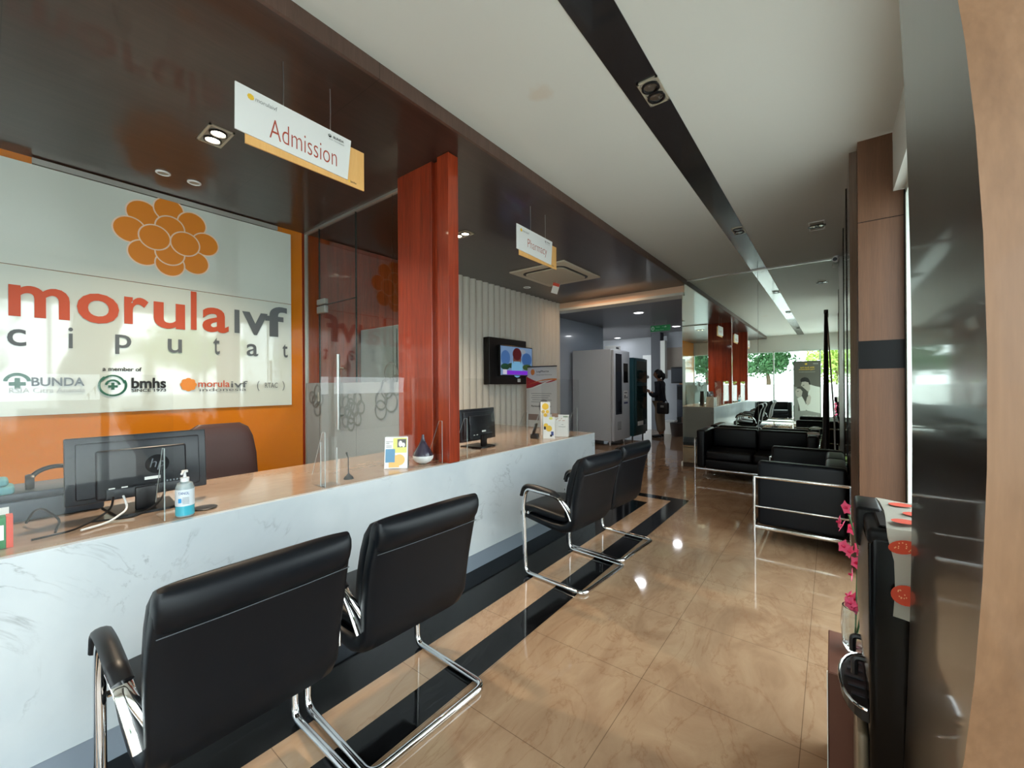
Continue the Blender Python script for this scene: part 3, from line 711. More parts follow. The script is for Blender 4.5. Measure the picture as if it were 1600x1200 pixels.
# ================================================================== VISITOR CHAIRS
def make_chair(label):
    t = thing('visitor_chair', label, 'chair', (0,0,0), 'black leather cantilever chairs at the counter', world=False)
    b = nb()   # shell: seat underside sweeping into the back
    loftpath(b, [(-.315,.42,.012,.235),(-.30,.417,.024,.248),(-.15,.398,.026,.255),(-.02,.382,.03,.256),(.06,.378,.034,.252),(.11,.395,.036,.25),(.138,.44,.034,.25),(.148,.50,.032,.251),(.158,.58,.032,.255),(.174,.66,.032,.257),(.194,.74,.032,.256),(.21,.795,.033,.252),(.22,.84,.03,.248)], 36, 6)
    link_mesh('backrest', b, leather, t, True)
    b = nb(); loftpath(b, [(.07,.44,.012,.22),(.09,.48,.03,.24),(.105,.56,.036,.247),(.122,.66,.036,.25),(.145,.75,.034,.25),(.165,.81,.03,.248),(.185,.85,.02,.24),(.195,.862,.008,.23)], 36, 5); link_mesh('back_cushion', b, leather, t, True)
    b = nb(); loftpath(b, [(.192,.762,.006,.240),(.200,.770,.032,.247),(.205,.785,.043,.249),(.215,.81,.050,.250),(.226,.84,.048,.250),(.234,.862,.036,.248),(.240,.876,.014,.244)], 36, 5)
    roll = link_mesh('head_roll', b, leather, t, True)
    b = nb(); tube(b, [(.238,-.245,.762),(.2395,-.1,.760),(.2395,.1,.760),(.238,.245,.762)], .0014, 6); link_mesh('seam', b, pm('grey_thread', (70,74,80), .7), roll)
    b = nb(); loftpath(b, [(-.318,.452,.01,0.214),(-.30,.456,.026,0.231),(-.2,.458,.032,0.238),(-.05,.446,.032,0.235),(.05,.438,.028,0.229),(.095,.45,.012,0.219)], 36, 5)
    link_mesh('seat', b, leather, t, True)
    b = nb()
    s = [(.125,-.232,.50),(.09,-.262,.56),(.03,-.28,.605),(-.225,-.28,.618),(-.25,-.28,.50),(-.235,-.28,.014),(.245,-.28,.014)]
    pts = fillet(s + [(x,-y,z) for (x,y,z) in reversed(s)], .05, 7)
    tube(b, pts, .0150, 12); link_mesh('chrome_frame', b, chrome, t, True)
    b = nb(); tube(b, [(-.22,-.268,.44),(-.22,.268,.44)], .01, 8) ; link_mesh('seat_bar', b, chrome, t, True)
    for sg in (-1,1):
        b = nb(); tube(b, fillet([(.0,sg*.281,.612),(.06,sg*.277,.598),(.115,sg*.262,.52),(.135,sg*.25,.455)], .05, 6), .022, 14, rh=.007); link_mesh('arm_plate', b, chrome, t, True)
        b = nb(); box(b, .095, sg*.225-.012, .47, .135, sg*.225+.012, .525, .004, 2); link_mesh('side_bracket', b, chrome, t, True)
    for sg in (-1,1):
        b = nb(); tube(b, fillet([(-.262,sg*.28,.56),(-.240,sg*.28,.634),(-.13,sg*.28,.640),(.02,sg*.28,.624),(.055,sg*.275,.60)], .04, 6), .024, 12, rh=.014); link_mesh('armrest', b, black_pl, t, True)
    return t
ch = make_chair('black leather chrome-armed chair closest to the camera at the counter')
ch.location = (-1.495, .492, 0); ch.rotation_euler = (0,0,0)
dup(ch, (-1.49, 1.10, 0), math.radians(-2), 'black leather chair second from the camera, in front of the red column')
dup(ch, (-1.485, 2.645, 0), math.radians(-4), 'black leather chair third along the counter, armrest and seat fully visible')
dup(ch, (-1.485, 3.255, 0), math.radians(-4), 'black leather chair farthest along, at the pharmacy end of the counter')

# ================================================================== SOFAS
def sofa(W, D, nseat, label, loc, rz):
    t = thing('cube_sofa', label, 'sofa', loc, 'black leather sofas with chrome frames', world=False, rz=rz)
    h = W/2; aw = .13
    def pad(name, x0, y0, z0, x1, y1, z1, bev=.03):
        b = nb(); box(b, x0, y0, z0, x1, y1, z1, bev, 4); return link_mesh(name, b, leather, t, True)
    for sg in (-1,1):
        x0, x1 = (-h+.014, -h+aw) if sg < 0 else (h-aw, h-.014)
        pad('arm_cushion', x0, -D/2+.02, .15, x1, D/2-.02, .69)
    n = nseat; iw = (W-2*aw)/n
    for i in range(n):
        a = -h+aw+i*iw; pad('back_cushion', a+.003, D/2-.16, .40, a+iw-.003, D/2-.02, .685); pad('seat_cushion', a+.003, -D/2+.03, .27, a+iw-.003, D/2-.16, .40, .035)
    b = nb(); box(b, -h+aw+.002, -D/2+.02, .15, h-aw-.002, D/2-.03, .27, .015, 3); link_mesh('seat_base', b, leather, t, True)
    b = nb()
    for sx in (-1,1):
        for sy in (-1,1): tube(b, [(sx*h, sy*D/2, 0), (sx*h, sy*D/2, .56)], .013, 12)
    for (z, r, fr) in ((.56,.012,0), (.31,.008,0)):
        pts = [(-h,-D/2,z),(-h,D/2,z),(h,D/2,z),(h,-D/2,z)]; tube(b, pts, r, 10)
    for (p, q) in (((-h,-D/2),(h,-D/2)), ((-h,D/2),(h,D/2)), ((-h,-D/2),(-h,D/2)), ((h,-D/2),(h,D/2))):
        tube(b, [(p[0],p[1],.135),(q[0],q[1],.135)], .012, 8, rh=.018)
    link_mesh('chrome_frame', b, chrome, t, True)
    return t
sofa(1.44, .66, 2, 'two-seat black leather sofa with its back to the mirror', (-.84, 6.63, 0), 0)
sofa(1.18, .64, 2, 'black leather sofa against the right wall, side turned to the camera', (-.205, 4.63, 0), -PI/2)
sofa(1.2, .66, 2, 'black leather sofa by the front window, seen only in the mirror', (-1.65, -3.0, 0), PI)
o = nb(); rbox(o, V((-.19, 6.66, .692)), (.13, .3, .003), Matrix.Rotation(.03, 3, 'Z')); tag(link_mesh('arm_glare_sheet', o, paper), 'white sheet standing for glare on the right arm of the sofa by the mirror', 'glare')  # thin white sheet added as the bright glare on the leather arm top
t = thing('floor_stand', 'tall folded stand, a thick black and a thin pole, in front of mirror', 'stand', (-.05, 6.1, 0))
b = nb(); tube(b, [(-.055,5.95,0),(-.055,6.2,1.0),(-.055,6.85,2.3)], [.03,.03,.016], 12); link_mesh('thick_pole', b, pm('black_metal', (30,28,32), .35, .4), t, True)
b = nb(); tube(b, [(.035,6.15,0),(.03,6.3,.8),(-.045,6.85,2.3)], .009, 10); link_mesh('thin_pole', b, steel, t, True)
b = nb(); lathe(b, [(.001,-.03),(.024,-.03),(.024,.02),(.001,.025)], (-.052,6.85,2.3), 12); link_mesh('cap', b, black_pl, t, True)

# ================================================================== PEDESTAL, ORCHID, WATER DISPENSER
t = thing('plant_pedestal', 'brown wooden box pedestal holding the pink orchid', 'pedestal', (.12, 1.7, 0))
b = nb(); box(b, -.014, 1.665, .0, .25, 1.95, .43, .003, 1); link_mesh('body', b, pm('brown_box', (104,66,52), .5), t)
b = nb(); box(b, -.0165, 1.66, .0, -.0145, 1.668, .431); link_mesh('edge_strip', b, paper, t)
t = thing('orchid_vase', 'pink orchid sprays in a clear glass vase on the pedestal', 'orchid', (.07, 1.86, .432))
b = nb(); lathe(b, [(.03,0),(.04,.02),(.045,.08),(.04,.15),(.036,.15),(.04,.08),(.036,.022),(.001,.012)], (.065, 1.85, .4315), 20); link_mesh('vase', b, pm('vase_glass', (235,240,240), .03, trans=1), t, True)
pink = pm('pink_petal', (236,92,136), .55); pink2 = pm('deep_pink_petal', (208,40,88), .5)
stem = nb()
b1 = nb(); b2 = nb()
for k in range(2):
    p0 = V((.06, 1.85, .46)); tip = V((.045+.03*k, 1.84+.05*k, .90-.05*k)); pts = [p0.lerp(tip, i/8)+V((-.03*math.sin(i/8*PI)*(k-1), .02*math.sin(i/8*PI), .0)) for i in range(9)]
    tube(stem, pts, .003, 6)
    for i in range(1, 9):
        for q in range(2 if i in (3,6,7,8) else 1 if i > 1 else 0):
            c = pts[i]+V((random.uniform(-.045,.02), random.uniform(-.035,.035), random.uniform(-.03,.03)))
            nrm = V((random.uniform(-1,-.3), random.uniform(-.9,.3), random.uniform(-.2,.5))).normalized(); e = nrm.orthogonal().normalized(); g = nrm.cross(e)
            for m_ in range(5):
                an = 2*PI*m_/5; d = e*math.cos(an)+g*math.sin(an); s_ = nrm.cross(d); L_ = .026
                b1.faces.new([b1.verts.new(v) for v in (c, c+d*L_*.5+s_*L_*.42+nrm*.004, c+d*L_+nrm*.002, c+d*L_*.5-s_*L_*.42+nrm*.004)])
            tube(b2, [c, c+nrm*.012], [.006,.003], 6)
link_mesh('stems', stem, leafm[0], t, True); link_mesh('petals', b1, pink, t, None); link_mesh('flower_centres', b2, pink2, t, True)

t = thing('water_dispenser', 'black floor-standing water dispenser with drip tray behind the near column', 'water dispenser', (.22, 1.52, 0))
b = nb(); box(b, .07, 1.34, .0, .40, 1.66, .985, .016, 3); link_mesh('body', b, pm('black_gloss_plastic', (5,5,6), .2, spec=.2), t, True)
b = nb()   # rounded top cover with steps
box(b, .068, 1.342, .955, .402, 1.658, 1.0, .012, 3); box(b, .052, 1.50, .90, .11, 1.655, 1.012, .01, 3); box(b, .09, 1.36, 1.0, .16, 1.64, 1.006, .003, 1); link_mesh('top_cover', b, pm('black_satin_plastic', (8,8,9), .35, spec=.2), t, True)
b = nb(); 
ring1 = []
for i in range(13):
    z = .60+.36*i/12; bulge = .012*math.sin(PI*i/12)+.004
    ring1.append([b.verts.new((.07-bulge*math.sin(PI*k/8)**.7 if 0 < k < 8 else .0705, 1.36+.28*k/8, z)) for k in range(9)])
for i in range(12):
    for k in range(8): b.faces.new((ring1[i][k], ring1[i][k+1], ring1[i+1][k+1], ring1[i+1][k]))
link_mesh('front_cover', b, pm('smoked_silver_cover', (112,106,100), .25, .5), t, True)
b = nb()
arc = [(.07, 1.37)]+[(.07-.055*math.sin(PI*k/12), 1.50-.135*math.cos(PI*k/12)) for k in range(13)]
A = [b.verts.new((x, y, .50)) for x, y in arc]; B_ = [b.verts.new((x, y, .53)) for x, y in arc]; skin(b, [A, B_]); tray = link_mesh('drip_tray', b, black_pl, t)
b = nb(); tube(b, [(x-.002, y, .532) for x, y in arc[1:]], .004, 8); link_mesh('tray_rim', b, chrome, tray, True)
b = nb()
for k in range(5): box(b, .026+.006*abs(k-2), 1.415+.04*k, .5305, .066, 1.428+.04*k, .5335)
link_mesh('tray_slots', b, dark_pl, tray)
b = nb()
for yy in (1.44, 1.56):
    b = nb(); tube(b, fillet([(.07,yy,.62),(.045,yy,.62),(.045,yy,.575)], .015, 4), .008, 8); link_mesh('tap', b, black_pl, t, True)
b = nb(); box(b, .048, 1.36, .01, .0695, 1.64, .47, .01, 3); link_mesh('lower_door', b, pm('grey_brown_panel', (120,108,90), .3, .2), t, True)
cloth = pm('towel_fabric', (214,210,196), .85)
t = thing('tea_towel', 'white tea towel with red strawberry prints draped over the dispenser', 'towel', (.25, 1.5, 1.01))
b = nb(); prof = [(1.331,.80),(1.329,.86),(1.327,.93),(1.331,.985),(1.345,1.006),(1.42,1.009),(1.5,1.009),(1.6,1.009),(1.655,1.006),(1.668,.98),(1.67,.9)]
rows_ = []
for j in range(13):
    x = .107+.253*j/12; rows_.append([b.verts.new((x+(.012 if i < 3 else 0)*(j/12-.5)*-1+.004*math.sin(i*1.3), y+(.004*math.sin(j*1.1) if i < 4 else 0)-(.003 if i < 4 else 0), z+.003*math.sin(j*.9+i)-(.012*math.sin(j*.5) if i == 0 else 0)+.002)) for i, (y, z) in enumerate(prof)])
for j in range(12):
    for i in range(len(prof)-1): b.faces.new((rows_[j][i], rows_[j+1][i], rows_[j+1][i+1], rows_[j][i+1]))
r = bmesh.ops.solidify(b, geom=b.faces[:], thickness=.003); link_mesh('cloth', b, cloth, t, True)
a = Art((0, 1.3215, 0), (1,0,0), (0,0,1)); a.lift = .0008; sr = pm('strawberry_print', (196,70,44), .8); sd = pm('seed_print', (232,176,130), .8)
for (x, z) in ((.135,.86),(.235,.85),(.185,.935),(.13,.975),(.28,.93),(.33,.86),(.235,.985)):
    a.disc(x, z, .027, .024 if z < .96 else .016, sr, rot=.3, n=20)
    for k in range(14): a.disc(x+random.uniform(-.018,.018), z+random.uniform(-.012,.012), .0014, .0018, sd, n=5)
a.done('strawberry_print', t)
a = Art((0, 0, 1.0155), (1,0,0), (0,1,0)); a.lift = .0006
for (x, y) in ((.14,1.39),(.22,1.42),(.17,1.48),(.25,1.51),(.15,1.57),(.21,1.61),(.3,1.45),(.31,1.58)): a.disc(x, y, .026, .022, sr, rot=.5, n=20)
a.done('strawberry_print', t)

# ================================================================== COUNTER ITEMS
def monitor(cy, cx, label, wd=.475, logo=True, tilt=.08, rz=0.0, zoff=0):
    t = thing('computer_monitor', label, 'monitor', (cx, cy, CT), 'black monitors on the counter', world=False, rz=rz)
    z0, z1 = .055, .33
    b = nb(); box(b, -.028, -wd/2, z0, .0, wd/2, z1, .006, 2); box(b, .0, -wd/2+.03, z0+.02, .014, wd/2-.03, z1-.025, .008, 2)
    b.transform(Matrix.Rotation(-tilt, 4, 'Y')); sh = link_mesh('rear_shell', b, pm('monitor_black', (34,38,44), .3), t, True)
    b = nb(); box(b, .014, -wd*.32, z0+.01, .034, wd*.32, z1-.06, .01, 3); box(b, .02, -wd*.26, z0+.005, .04, wd*.3, z0+.05, .004, 2); b.transform(Matrix.Rotation(-tilt, 4, 'Y')); link_mesh('rear_bulge', b, pm('monitor_black2', (28,31,36), .35), t, True)
    b = nb(); box(b, -.0295, -wd/2+.012, z0+.018, -.0283, wd/2-.012, z1-.012); b.transform(Matrix.Rotation(-tilt, 4, 'Y')); link_mesh('screen', b, pm('screen_dark', (12,14,18), .1), t)
    b = nb(); box(b, .035, -.035, .008, .058, .035, .105, .006, 2); link_mesh('neck', b, black_pl, t, True)
    b = nb(); pts = [(-.12,-.12),(.10,-.10),(.115,-.07),(.115,.07),(.10,.10),(-.12,.12)]
    A = [b.verts.new((x,y,.001)) for x,y in pts]; B_ = [b.verts.new((x*.97,y*.97,.010)) for x,y in pts]; skin(b, [A,B_]); link_mesh('base', b, black_pl, t)
    M = Matrix.Rotation(-tilt, 3, 'Y')
    a = Art(M@V((.0343,0,0)), (0,1,0), M@V((0,0,1))); a.lift = .0004
    if logo:
        a.disc(.045, z0+.135, .042, .042, pm('logo_disc', (18,20,24), .2), n=32); a.text('hp', .018, z0+.108, .055, .052, pm('logo_grey', (112,118,124), .3, .5), -.01, .25)
    a.rect(.0, z0+.07, .055, z0+.083, paper)
    a.rect(-.115, z0+.018, -.095, z0+.055, paper) ; a.rect(-.075, z0+.018, -.055, z0+.055, paper)
    for k in range(6): a.rect(.075+k*.012, z0+.05, .081+k*.012, z0+.058, grey_pl)
    a.done('rear_markings', t)
    return t
monitor(.435, -2.42, 'black monitor seen from behind, nearest, beside the sanitizer bottle')
monitor(2.66, -2.43, 'black monitor seen from behind, just beyond the red column', .47, False, .06, .05)
t = thing('monitor_cables', 'black cables tangled under the nearest monitor', 'cables', (-2.4, .3, CT))
for i, (s, m_) in enumerate(([(-2.36,.30,.86),(-2.34,.34,.845),(-2.30,.20,.83),(-2.24,.12,.828),(-2.5,.05,.828)], black_pl), ) if False else enumerate([([(-2.36,.33,.90),(-2.33,.32,.86),(-2.30,.27,.835),(-2.22,.20,.828),(-2.2,.10,.828)], black_pl), ([(-2.36,.36,.90),(-2.32,.37,.85),(-2.24,.30,.828),(-2.2,.22,.828)], white_pl), ([(-2.35,.50,.90),(-2.28,.46,.86),(-2.24,.38,.83),(-2.3,.26,.829)], black_pl), ([(-2.48,.10,.83),(-2.46,.12,.88),(-2.42,.14,.89),(-2.34,.18,.85),(-2.25,.16,.828)], black_pl)]):
    b = nb(); tube(b, fillet(s, .03, 5), .004, 7); link_mesh('cable', b, m_, t, True)
# sanitizer
t = thing('sanitizer_bottle', 'pump bottle of clear blue hand sanitizer at the counter edge', 'bottle', (-2.135, .515, CT))
c = (-2.135, .515, CT+.001)
b = nb(); lathe(b, [(.001,0),(.030,0),(.032,.006),(.032,.118),(.026,.136),(.013,.142),(.013,.148),(.001,.148)], c, 28); link_mesh('bottle', b, pm('clear_pet', (205,220,222), .08, trans=.55), t, True)
b = nb(); lathe(b, [(.0325,.006),(.0325,.045),(.0321,.045),(.0321,.006)], c, 28); link_mesh('liquid', b, pm('blue_gel', (70,170,190), .1), t, True)
b = nb(); lathe(b, [(.0327,.045),(.0327,.112),(.0322,.112),(.0322,.045)], c, 28); link_mesh('label_sticker', b, pm('label_white', (214,222,228), .4), t, True)
a = Art(V(c)+V((.0331*math.cos(-.35), .0331*math.sin(-.35), 0)), (-math.sin(-.35), math.cos(-.35), 0), (0,0,1)); a.lift = .0006
a.text('TANOL', -.018, .093, .036, .011, pm('label_blue', (50,90,150), .5)); a.rect(-.018, .06, -.008, .078, pm('label_cyan', (40,140,200), .5))
for k in range(6): a.rect(-.004, .055+k*.005, .018, .0565+k*.005, grey_ink)
a.done('label_print', t)
b = nb(); lathe(b, [(.015,.142),(.015,.158),(.006,.160),(.004,.178),(.011,.180),(.011,.188),(.001,.189)], c, 20); tube(b, [V(c)+V((0,0,.184)), V(c)+V((.02,-.012,.184)), V(c)+V((.03,-.018,.178))], .0042, 8); link_mesh('pump', b, white_pl, t, True)
t = thing('saucer', 'dark flat tray under the sanitizer bottle', 'tray', (-2.17, .55, CT)); t['category'] = 'tray'
b = nb(); lathe(b, [(.001,0),(.035,0),(.045,.004),(.043,.005),(.034,.002),(.001,.002)], (-2.19, .60, CT+.0005), 24); link_mesh('dish', b, dark_pl, t, True)
# desk calendar
t = thing('desk_calendar', 'small standing desk calendar with blue and orange shapes', 'calendar', (-2.25, 1.66, CT), world=False, rz=math.radians(46))
b = nb(); hw, hh = .073, .198
for sg in (-1, 1):
    A = [b.verts.new((sx*hw, sg*.045*(1-k), .002+hh*k)) for sx, k in ((-1,0),(1,0),(1,1),(-1,1))]; B_ = [b.verts.new((v.co.x, v.co.y+sg*.002, v.co.z)) for v in A]; skin(b, [A, B_])
box(b, -hw, -.045, 0.0005, hw, .045, .004); link_mesh('stand', b, black_pl, t)
nrm = V((0, -hh, .045)).normalized(); upv = V((0, .045, hh)).normalized()
# face toward -y local
a = Art(V((0,-.048,.002)), (1,0,0), upv); a.lift = .0006
H2 = .203
cream2 = pm('calendar_paper', (236,236,240), .5); lime = pm('lime_print', (222,220,110), .5); blu = pm('blue_print', (70,140,185), .5); org = pm('apricot_print', (244,190,96), .5)
a.rect(-hw, 0, hw, H2, cream2, .0005); a.rect(-.02, .1, .066, .196, lime); a.rect(.006, .135, .062, .188, pm('photo_grey', (70,66,66), .5)); a.disc(.026, .158, .012, .02, paper); a.disc(.045, .15, .01, .015, paper)
a.rect(-.067, .04, -.008, .125, blu); a.disc(.02, .055, .035, .035, org, n=24); a.rect(-.045, .008, .02, .085, org); a.rect(-.067, .04, -.008, .12, blu)
a.text('Expand your', -.064, .168, .042, .008, black_ink, .02); a.text('family', -.064, .157, .02, .008, black_ink, .02)
for k in range(3): a.rect(-.064, .146-.006*k, -.03, .148-.006*k, grey_pl)
a.done('printed_page', t)
b = nb()
for k in range(16): tube(b, [V((-.062+.0083*k, 0, hh+.002))+V((0, .005*math.cos(q*PI/4), .005*math.sin(q*PI/4))) for q in range(8)], .0009, 5, True)
link_mesh('wire_binding', b, white_pl, t, True)
# aroma diffuser
t = thing('aroma_diffuser', 'teardrop aroma diffuser, dark upper half and white base', 'diffuser', (-2.215, 1.85, CT))
c = (-2.215, 1.85, CT+.001)
b = nb(); lathe(b, [(.02,0),(.03,.004),(.055,.016),(.068,.036),(.070,.052),(.069,.056)], c, 32); link_mesh('base', b, white_pl, t, True)
b = nb(); lathe(b, [(.068,.0565),(.066,.066),(.058,.084),(.044,.106),(.030,.128),(.019,.15),(.012,.172),(.009,.19),(.007,.198),(.001,.199)], c, 32); link_mesh('teardrop_cover', b, pm('plum_gloss', (58,54,70), .12, coat=.5), t, True)
# small black lapel mic / gooseneck stand
t = thing('gooseneck_microphone', 'small black gooseneck microphone standing on the counter', 'microphone', (-2.2, 1.3, CT))
b = nb(); lathe(b, [(.001,0),(.028,0),(.024,.012),(.012,.022),(.006,.03),(.001,.03)], (-2.2,1.29,CT+.001), 18); link_mesh('base', b, black_pl, t, True)
b = nb(); tube(b, [(-2.2,1.29,.845),(-2.203,1.29,.90),(-2.198,1.287,.94),(-2.205,1.28,.975)], [.004,.003,.003,.006], 8); link_mesh('neck', b, black_pl, t, True)
# acrylic holder rods near guard
t = thing('acrylic_holder', 'clear acrylic brochure holder on the counter beside the microphone', 'holder', (-2.15, 1.12, CT))
b = nb(); box(b, -2.2, 1.09, CT+.001, -2.112, 1.19, CT+.005); link_mesh('base', b, acrylic, t)
b = nb(); box(b, -2.14, 1.095, CT+.005, -2.137, 1.185, CT+.26); link_mesh('panel', b, acrylic, t)
b = nb(); box(b, -2.142, 1.093, CT+.005, -2.136, 1.097, CT+.24); box(b, -2.142, 1.183, CT+.005, -2.136, 1.187, CT+.2); link_mesh('edge', b, pm('acrylic_edge', (190,205,205), .1), t)
# red-green box at left edge
t = thing('medicine_box', 'red and green carton standing at the left end of the counter', 'box', (-2.2, .03, CT))
b = nb(); box(b, -2.235, -.06, CT+.001, -2.185, .045, CT+.105, .001, 1); link_mesh('carton', b, pm('carton_green', (22,120,66), .5), t)
b = nb(); box(b, -2.236, .045, CT+.001, -2.184, .060, CT+.106); link_mesh('red_side', b, pm('carton_red', (206,74,56), .5), t)
b = nb(); box(b, -2.1849, -.055, CT+.03, -2.1835, .04, CT+.08); link_mesh('white_label', b, paper, t)
# printer with headset
t = thing('desk_printer', 'dark grey printer behind the screen at the far left of the counter', 'printer', (-2.62, .12, CT))
b = nb(); box(b, -2.85, -.12, CT+.001, -2.56, .33, CT+.085, .01, 2); link_mesh('body', b, pm('printer_grey', (70,80,90), .4), t, True)
b = nb(); box(b, -2.84, -.11, CT+.087, -2.57, .32, CT+.115, .008, 2); link_mesh('lid', b, pm('printer_lid', (58,66,76), .35), t, True)
b = nb(); box(b, -2.5595, .03, CT+.04, -2.5585, .06, CT+.07); link_mesh('sticker', b, paper, t)
t = thing('headphones', 'black headphones lying on the printer', 'headphones', (-2.5, .16, CT+.116))
b = nb(); tube(b, [V((-2.60, .19+.075*math.cos(k*PI/12), CT+.15+.055*math.sin(k*PI/12))) for k in range(13)], .009, 10); link_mesh('headband', b, black_pl, t, True)
for yy in (.115, .265):
    b = nb(); lathe(b, [(.001,-.012),(.03,-.012),(.034,0),(.03,.012),(.001,.012)], seg=18); b.transform(Matrix.Translation((-2.60, yy, CT+.15))@Matrix.Rotation(PI/2,4,'X')); link_mesh('ear_cup', b, black_pl, t, True)
t = thing('folded_cloth', 'teal folded cloth on the printer at the photo left edge', 'cloth', (-2.5, -.02, CT+.116))
b = nb(); box(b, -2.66, -.1, CT+.117, -2.55, .075, CT+.15, .012, 3); box(b, -2.65, -.09, CT+.151, -2.56, .06, CT+.18, .012, 3); link_mesh('cloth_fold', b, pm('teal_cloth', (96,150,156), .8), t, True)
# office chair
def office_chair(x, y, rz, label, col, nm):
    t = thing('office_chair', label, 'office chair', (x, y, 0), world=False, rz=rz); m_ = pm(nm, col, .45)
    b = nb(); loftpath(b, [(-.25,.50,.02,.2),(-.25,.55,.03,.22),(-.26,.68,.035,.24),(-.275,.85,.036,.235),(-.285,.98,.034,.215),(-.29,1.05,.03,.185),(-.292,1.085,.014,.13)], 32, 4); link_mesh('backrest', b, m_, t, True)
    b = nb(); box(b, -.24, -.24, .44, .24, .24, .52, .035, 4); link_mesh('seat', b, m_, t, True)
    b = nb(); tube(b, [(-.0,0,.1),(0,0,.44)], .03, 12); link_mesh('gas_lift', b, black_pl, t, True)
    b = nb()
    for k in range(5): tube(b, [(0,0,.1),(.27*math.cos(k*2*PI/5), .27*math.sin(k*2*PI/5), .075)], .018, 8)
    link_mesh('base', b, black_pl, t, True)
    for k in range(5):
        b = nb(); c_ = V((.27*math.cos(k*2*PI/5), .27*math.sin(k*2*PI/5), .03)); tube(b, [c_-V((0,.02,0)), c_+V((0,.02,0))], .029, 12); link_mesh('caster', b, black_pl, t, True)
    b = nb(); tube(b, [(-.1,0,.46),(-.3,0,.47),(-.32,0,.6)], .015, 8); link_mesh('back_bracket', b, black_pl, t, True)
office_chair(-3.15, .99, PI+PI*0, 'dark brown office chair behind the near monitor', (62,40,38), 'brown_leather') if False else office_chair(-3.25, 1.06, 0, 'dark brown office chair behind the near monitor', (62,40,38), 'brown_leather')
# pharmacy cards
def small_sign(loc, w_, h, rz, label, grp, tent=.05):
    t = thing('table_card', label, 'card', loc, grp, world=False, rz=rz)
    b = nb()
    A = [b.verts.new(p) for p in ((-w_/2,0,.001),(w_/2,0,.001),(w_/2,tent*.5,h),(-w_/2,tent*.5,h))]; B_ = [b.verts.new(v.co+V((0,.002,0))) for v in A]; skin(b, [A, B_]); link_mesh('card', b, paper, t)
    b = nb(); A = [b.verts.new(p) for p in ((-w_/2,tent,.001),(w_/2,tent,.001),(w_/2,tent*.5+.003,h),(-w_/2,tent*.5+.003,h))]; B_ = [b.verts.new(v.co+V((0,.002,0))) for v in A]; skin(b, [A, B_]); link_mesh('rear_leg', b, black_pl, t)
    a = Art((0,0,.001), (1,0,0), V((0,tent*.5,h)).normalized()); a.lift = .0008
    return t, a
t, a = small_sign((-2.20, 3.42, CT), .115, .215, math.radians(36), 'white and yellow tent card on the counter at the pharmacy end', None)
a.disc(-.03,.13,.022,.022,yellow_ink); a.disc(.0,.10,.03,.03,yellow_ink); a.rect(-.05,.09,-.03,.12,black_ink); a.disc(.02,.2,.018,.014,lime); a.rect(.02,.03,.045,.07,pm('blue_ink',(60,80,140),.5)); a.rect(.01,.02,.03,.04,black_ink); a.done('print', t)
t, a = small_sign((-2.40, 3.66, CT+.0), .10, .35, math.radians(32), 'tall narrow card with yellow round logo, behind the tent card', None)
a.disc(0,.30,.035,.035,yellow_ink); a.disc(-.022,.245,.018,.018,yellow_ink); a.disc(.022,.245,.018,.018,yellow_ink); a.disc(0,.21,.02,.02,yellow_ink); a.done('print', t)
t = thing('brochure_box', 'white open brochure box on the counter at the pharmacy end', 'box', (-2.22, 3.64, CT), world=False, rz=math.radians(26))
b = nb()
for (x0,y0,x1,y1,h_) in ((-.1,-.05,.1,-.046,.20),(-.1,.046,.1,.05,.22),(-.1,-.05,-.096,.05,.21),(.096,-.05,.1,.05,.21)): box(b, x0, y0, .001, x1, y1, h_)
box(b, -.1,-.05,.001,.1,.05,.005); link_mesh('box_shell', b, paper, t)
a = Art((0,-.05,0), (1,0,0), (0,0,1)); a.lift=.0006; a.text('Admission', .0,.1,.07,.012, grey_ink); a.rect(.03,.125,.05,.128,grey_ink)
for k in range(7): a.disc(-.02+.013*k, .175+.012*math.sin(k*2), .006, .004, pm('terracotta_ink',(190,130,100),.5), n=8)
a.done('print', t)
for k in range(3):
    t = thing('brochure', ['brown photo brochure sticking out of the white box','pale brochure at the back of the white box','small green-edged leaflet in the white box'][k], 'brochure', (-2.22, 3.64, CT), 'leaflets in the brochure box', world=False, rz=math.radians(26))
    b = nb(); box(b, -.07+.05*k, -.03+.02*k, .006, -.005+.05*k, -.027+.02*k, .24-.015*k); link_mesh('leaflet', b, [pm('brown_photo',(150,120,104),.5), paper, pm('sage_print',(150,170,150),.5)][k], t)
t = thing('card_reader', 'small black payment terminal behind the tent card', 'card reader', (-2.33, 3.36, CT), world=False, rz=.3)
b = nb(); box(b, -.04,-.035,.001,.04,.035,.05,.01,2); link_mesh('base', b, black_pl, t, True)
b = nb(); rbox(b, V((0,0,.09)), (.02,.07,.13), Matrix.Rotation(.3,3,'Y'), .008, 2); link_mesh('handset', b, black_pl, t, True)

# pull-up banner behind counter
def yaw_frame(cx, cy, rz): return V((math.cos(rz), math.sin(rz), 0))
t = thing('pull_up_banner', 'white pull-up banner with red swoosh by the fluted wall', 'banner', (-3.78, 5.65, 0), world=False, rz=math.radians(0))
BW, BH = .60, 1.64
b = nb(); box(b, -BW/2, -.003, .08, BW/2, .003, BH); link_mesh('banner_sheet', b, pm('banner_white', (206,208,208), .5), t)
b = nb(); box(b, -BW/2-.02, -.05, .0, BW/2+.02, .05, .08, .01, 2); link_mesh('cassette_base', b, alu, t, True)
b = nb(); box(b, -BW/2, -.008, BH, BW/2, .008, BH+.018); link_mesh('top_bar', b, dark_pl, t)
a = Art((0,-.003,0), (1,0,0), (0,0,1))
a.disc(-.17,1.56,.04,.05,orange_ink); a.text('LogiPharma', -.09,1.545,.24,.04,black_ink,.01); a.text('Integrated Pharmacy', -.09,1.50,.3,.022,grey_ink)
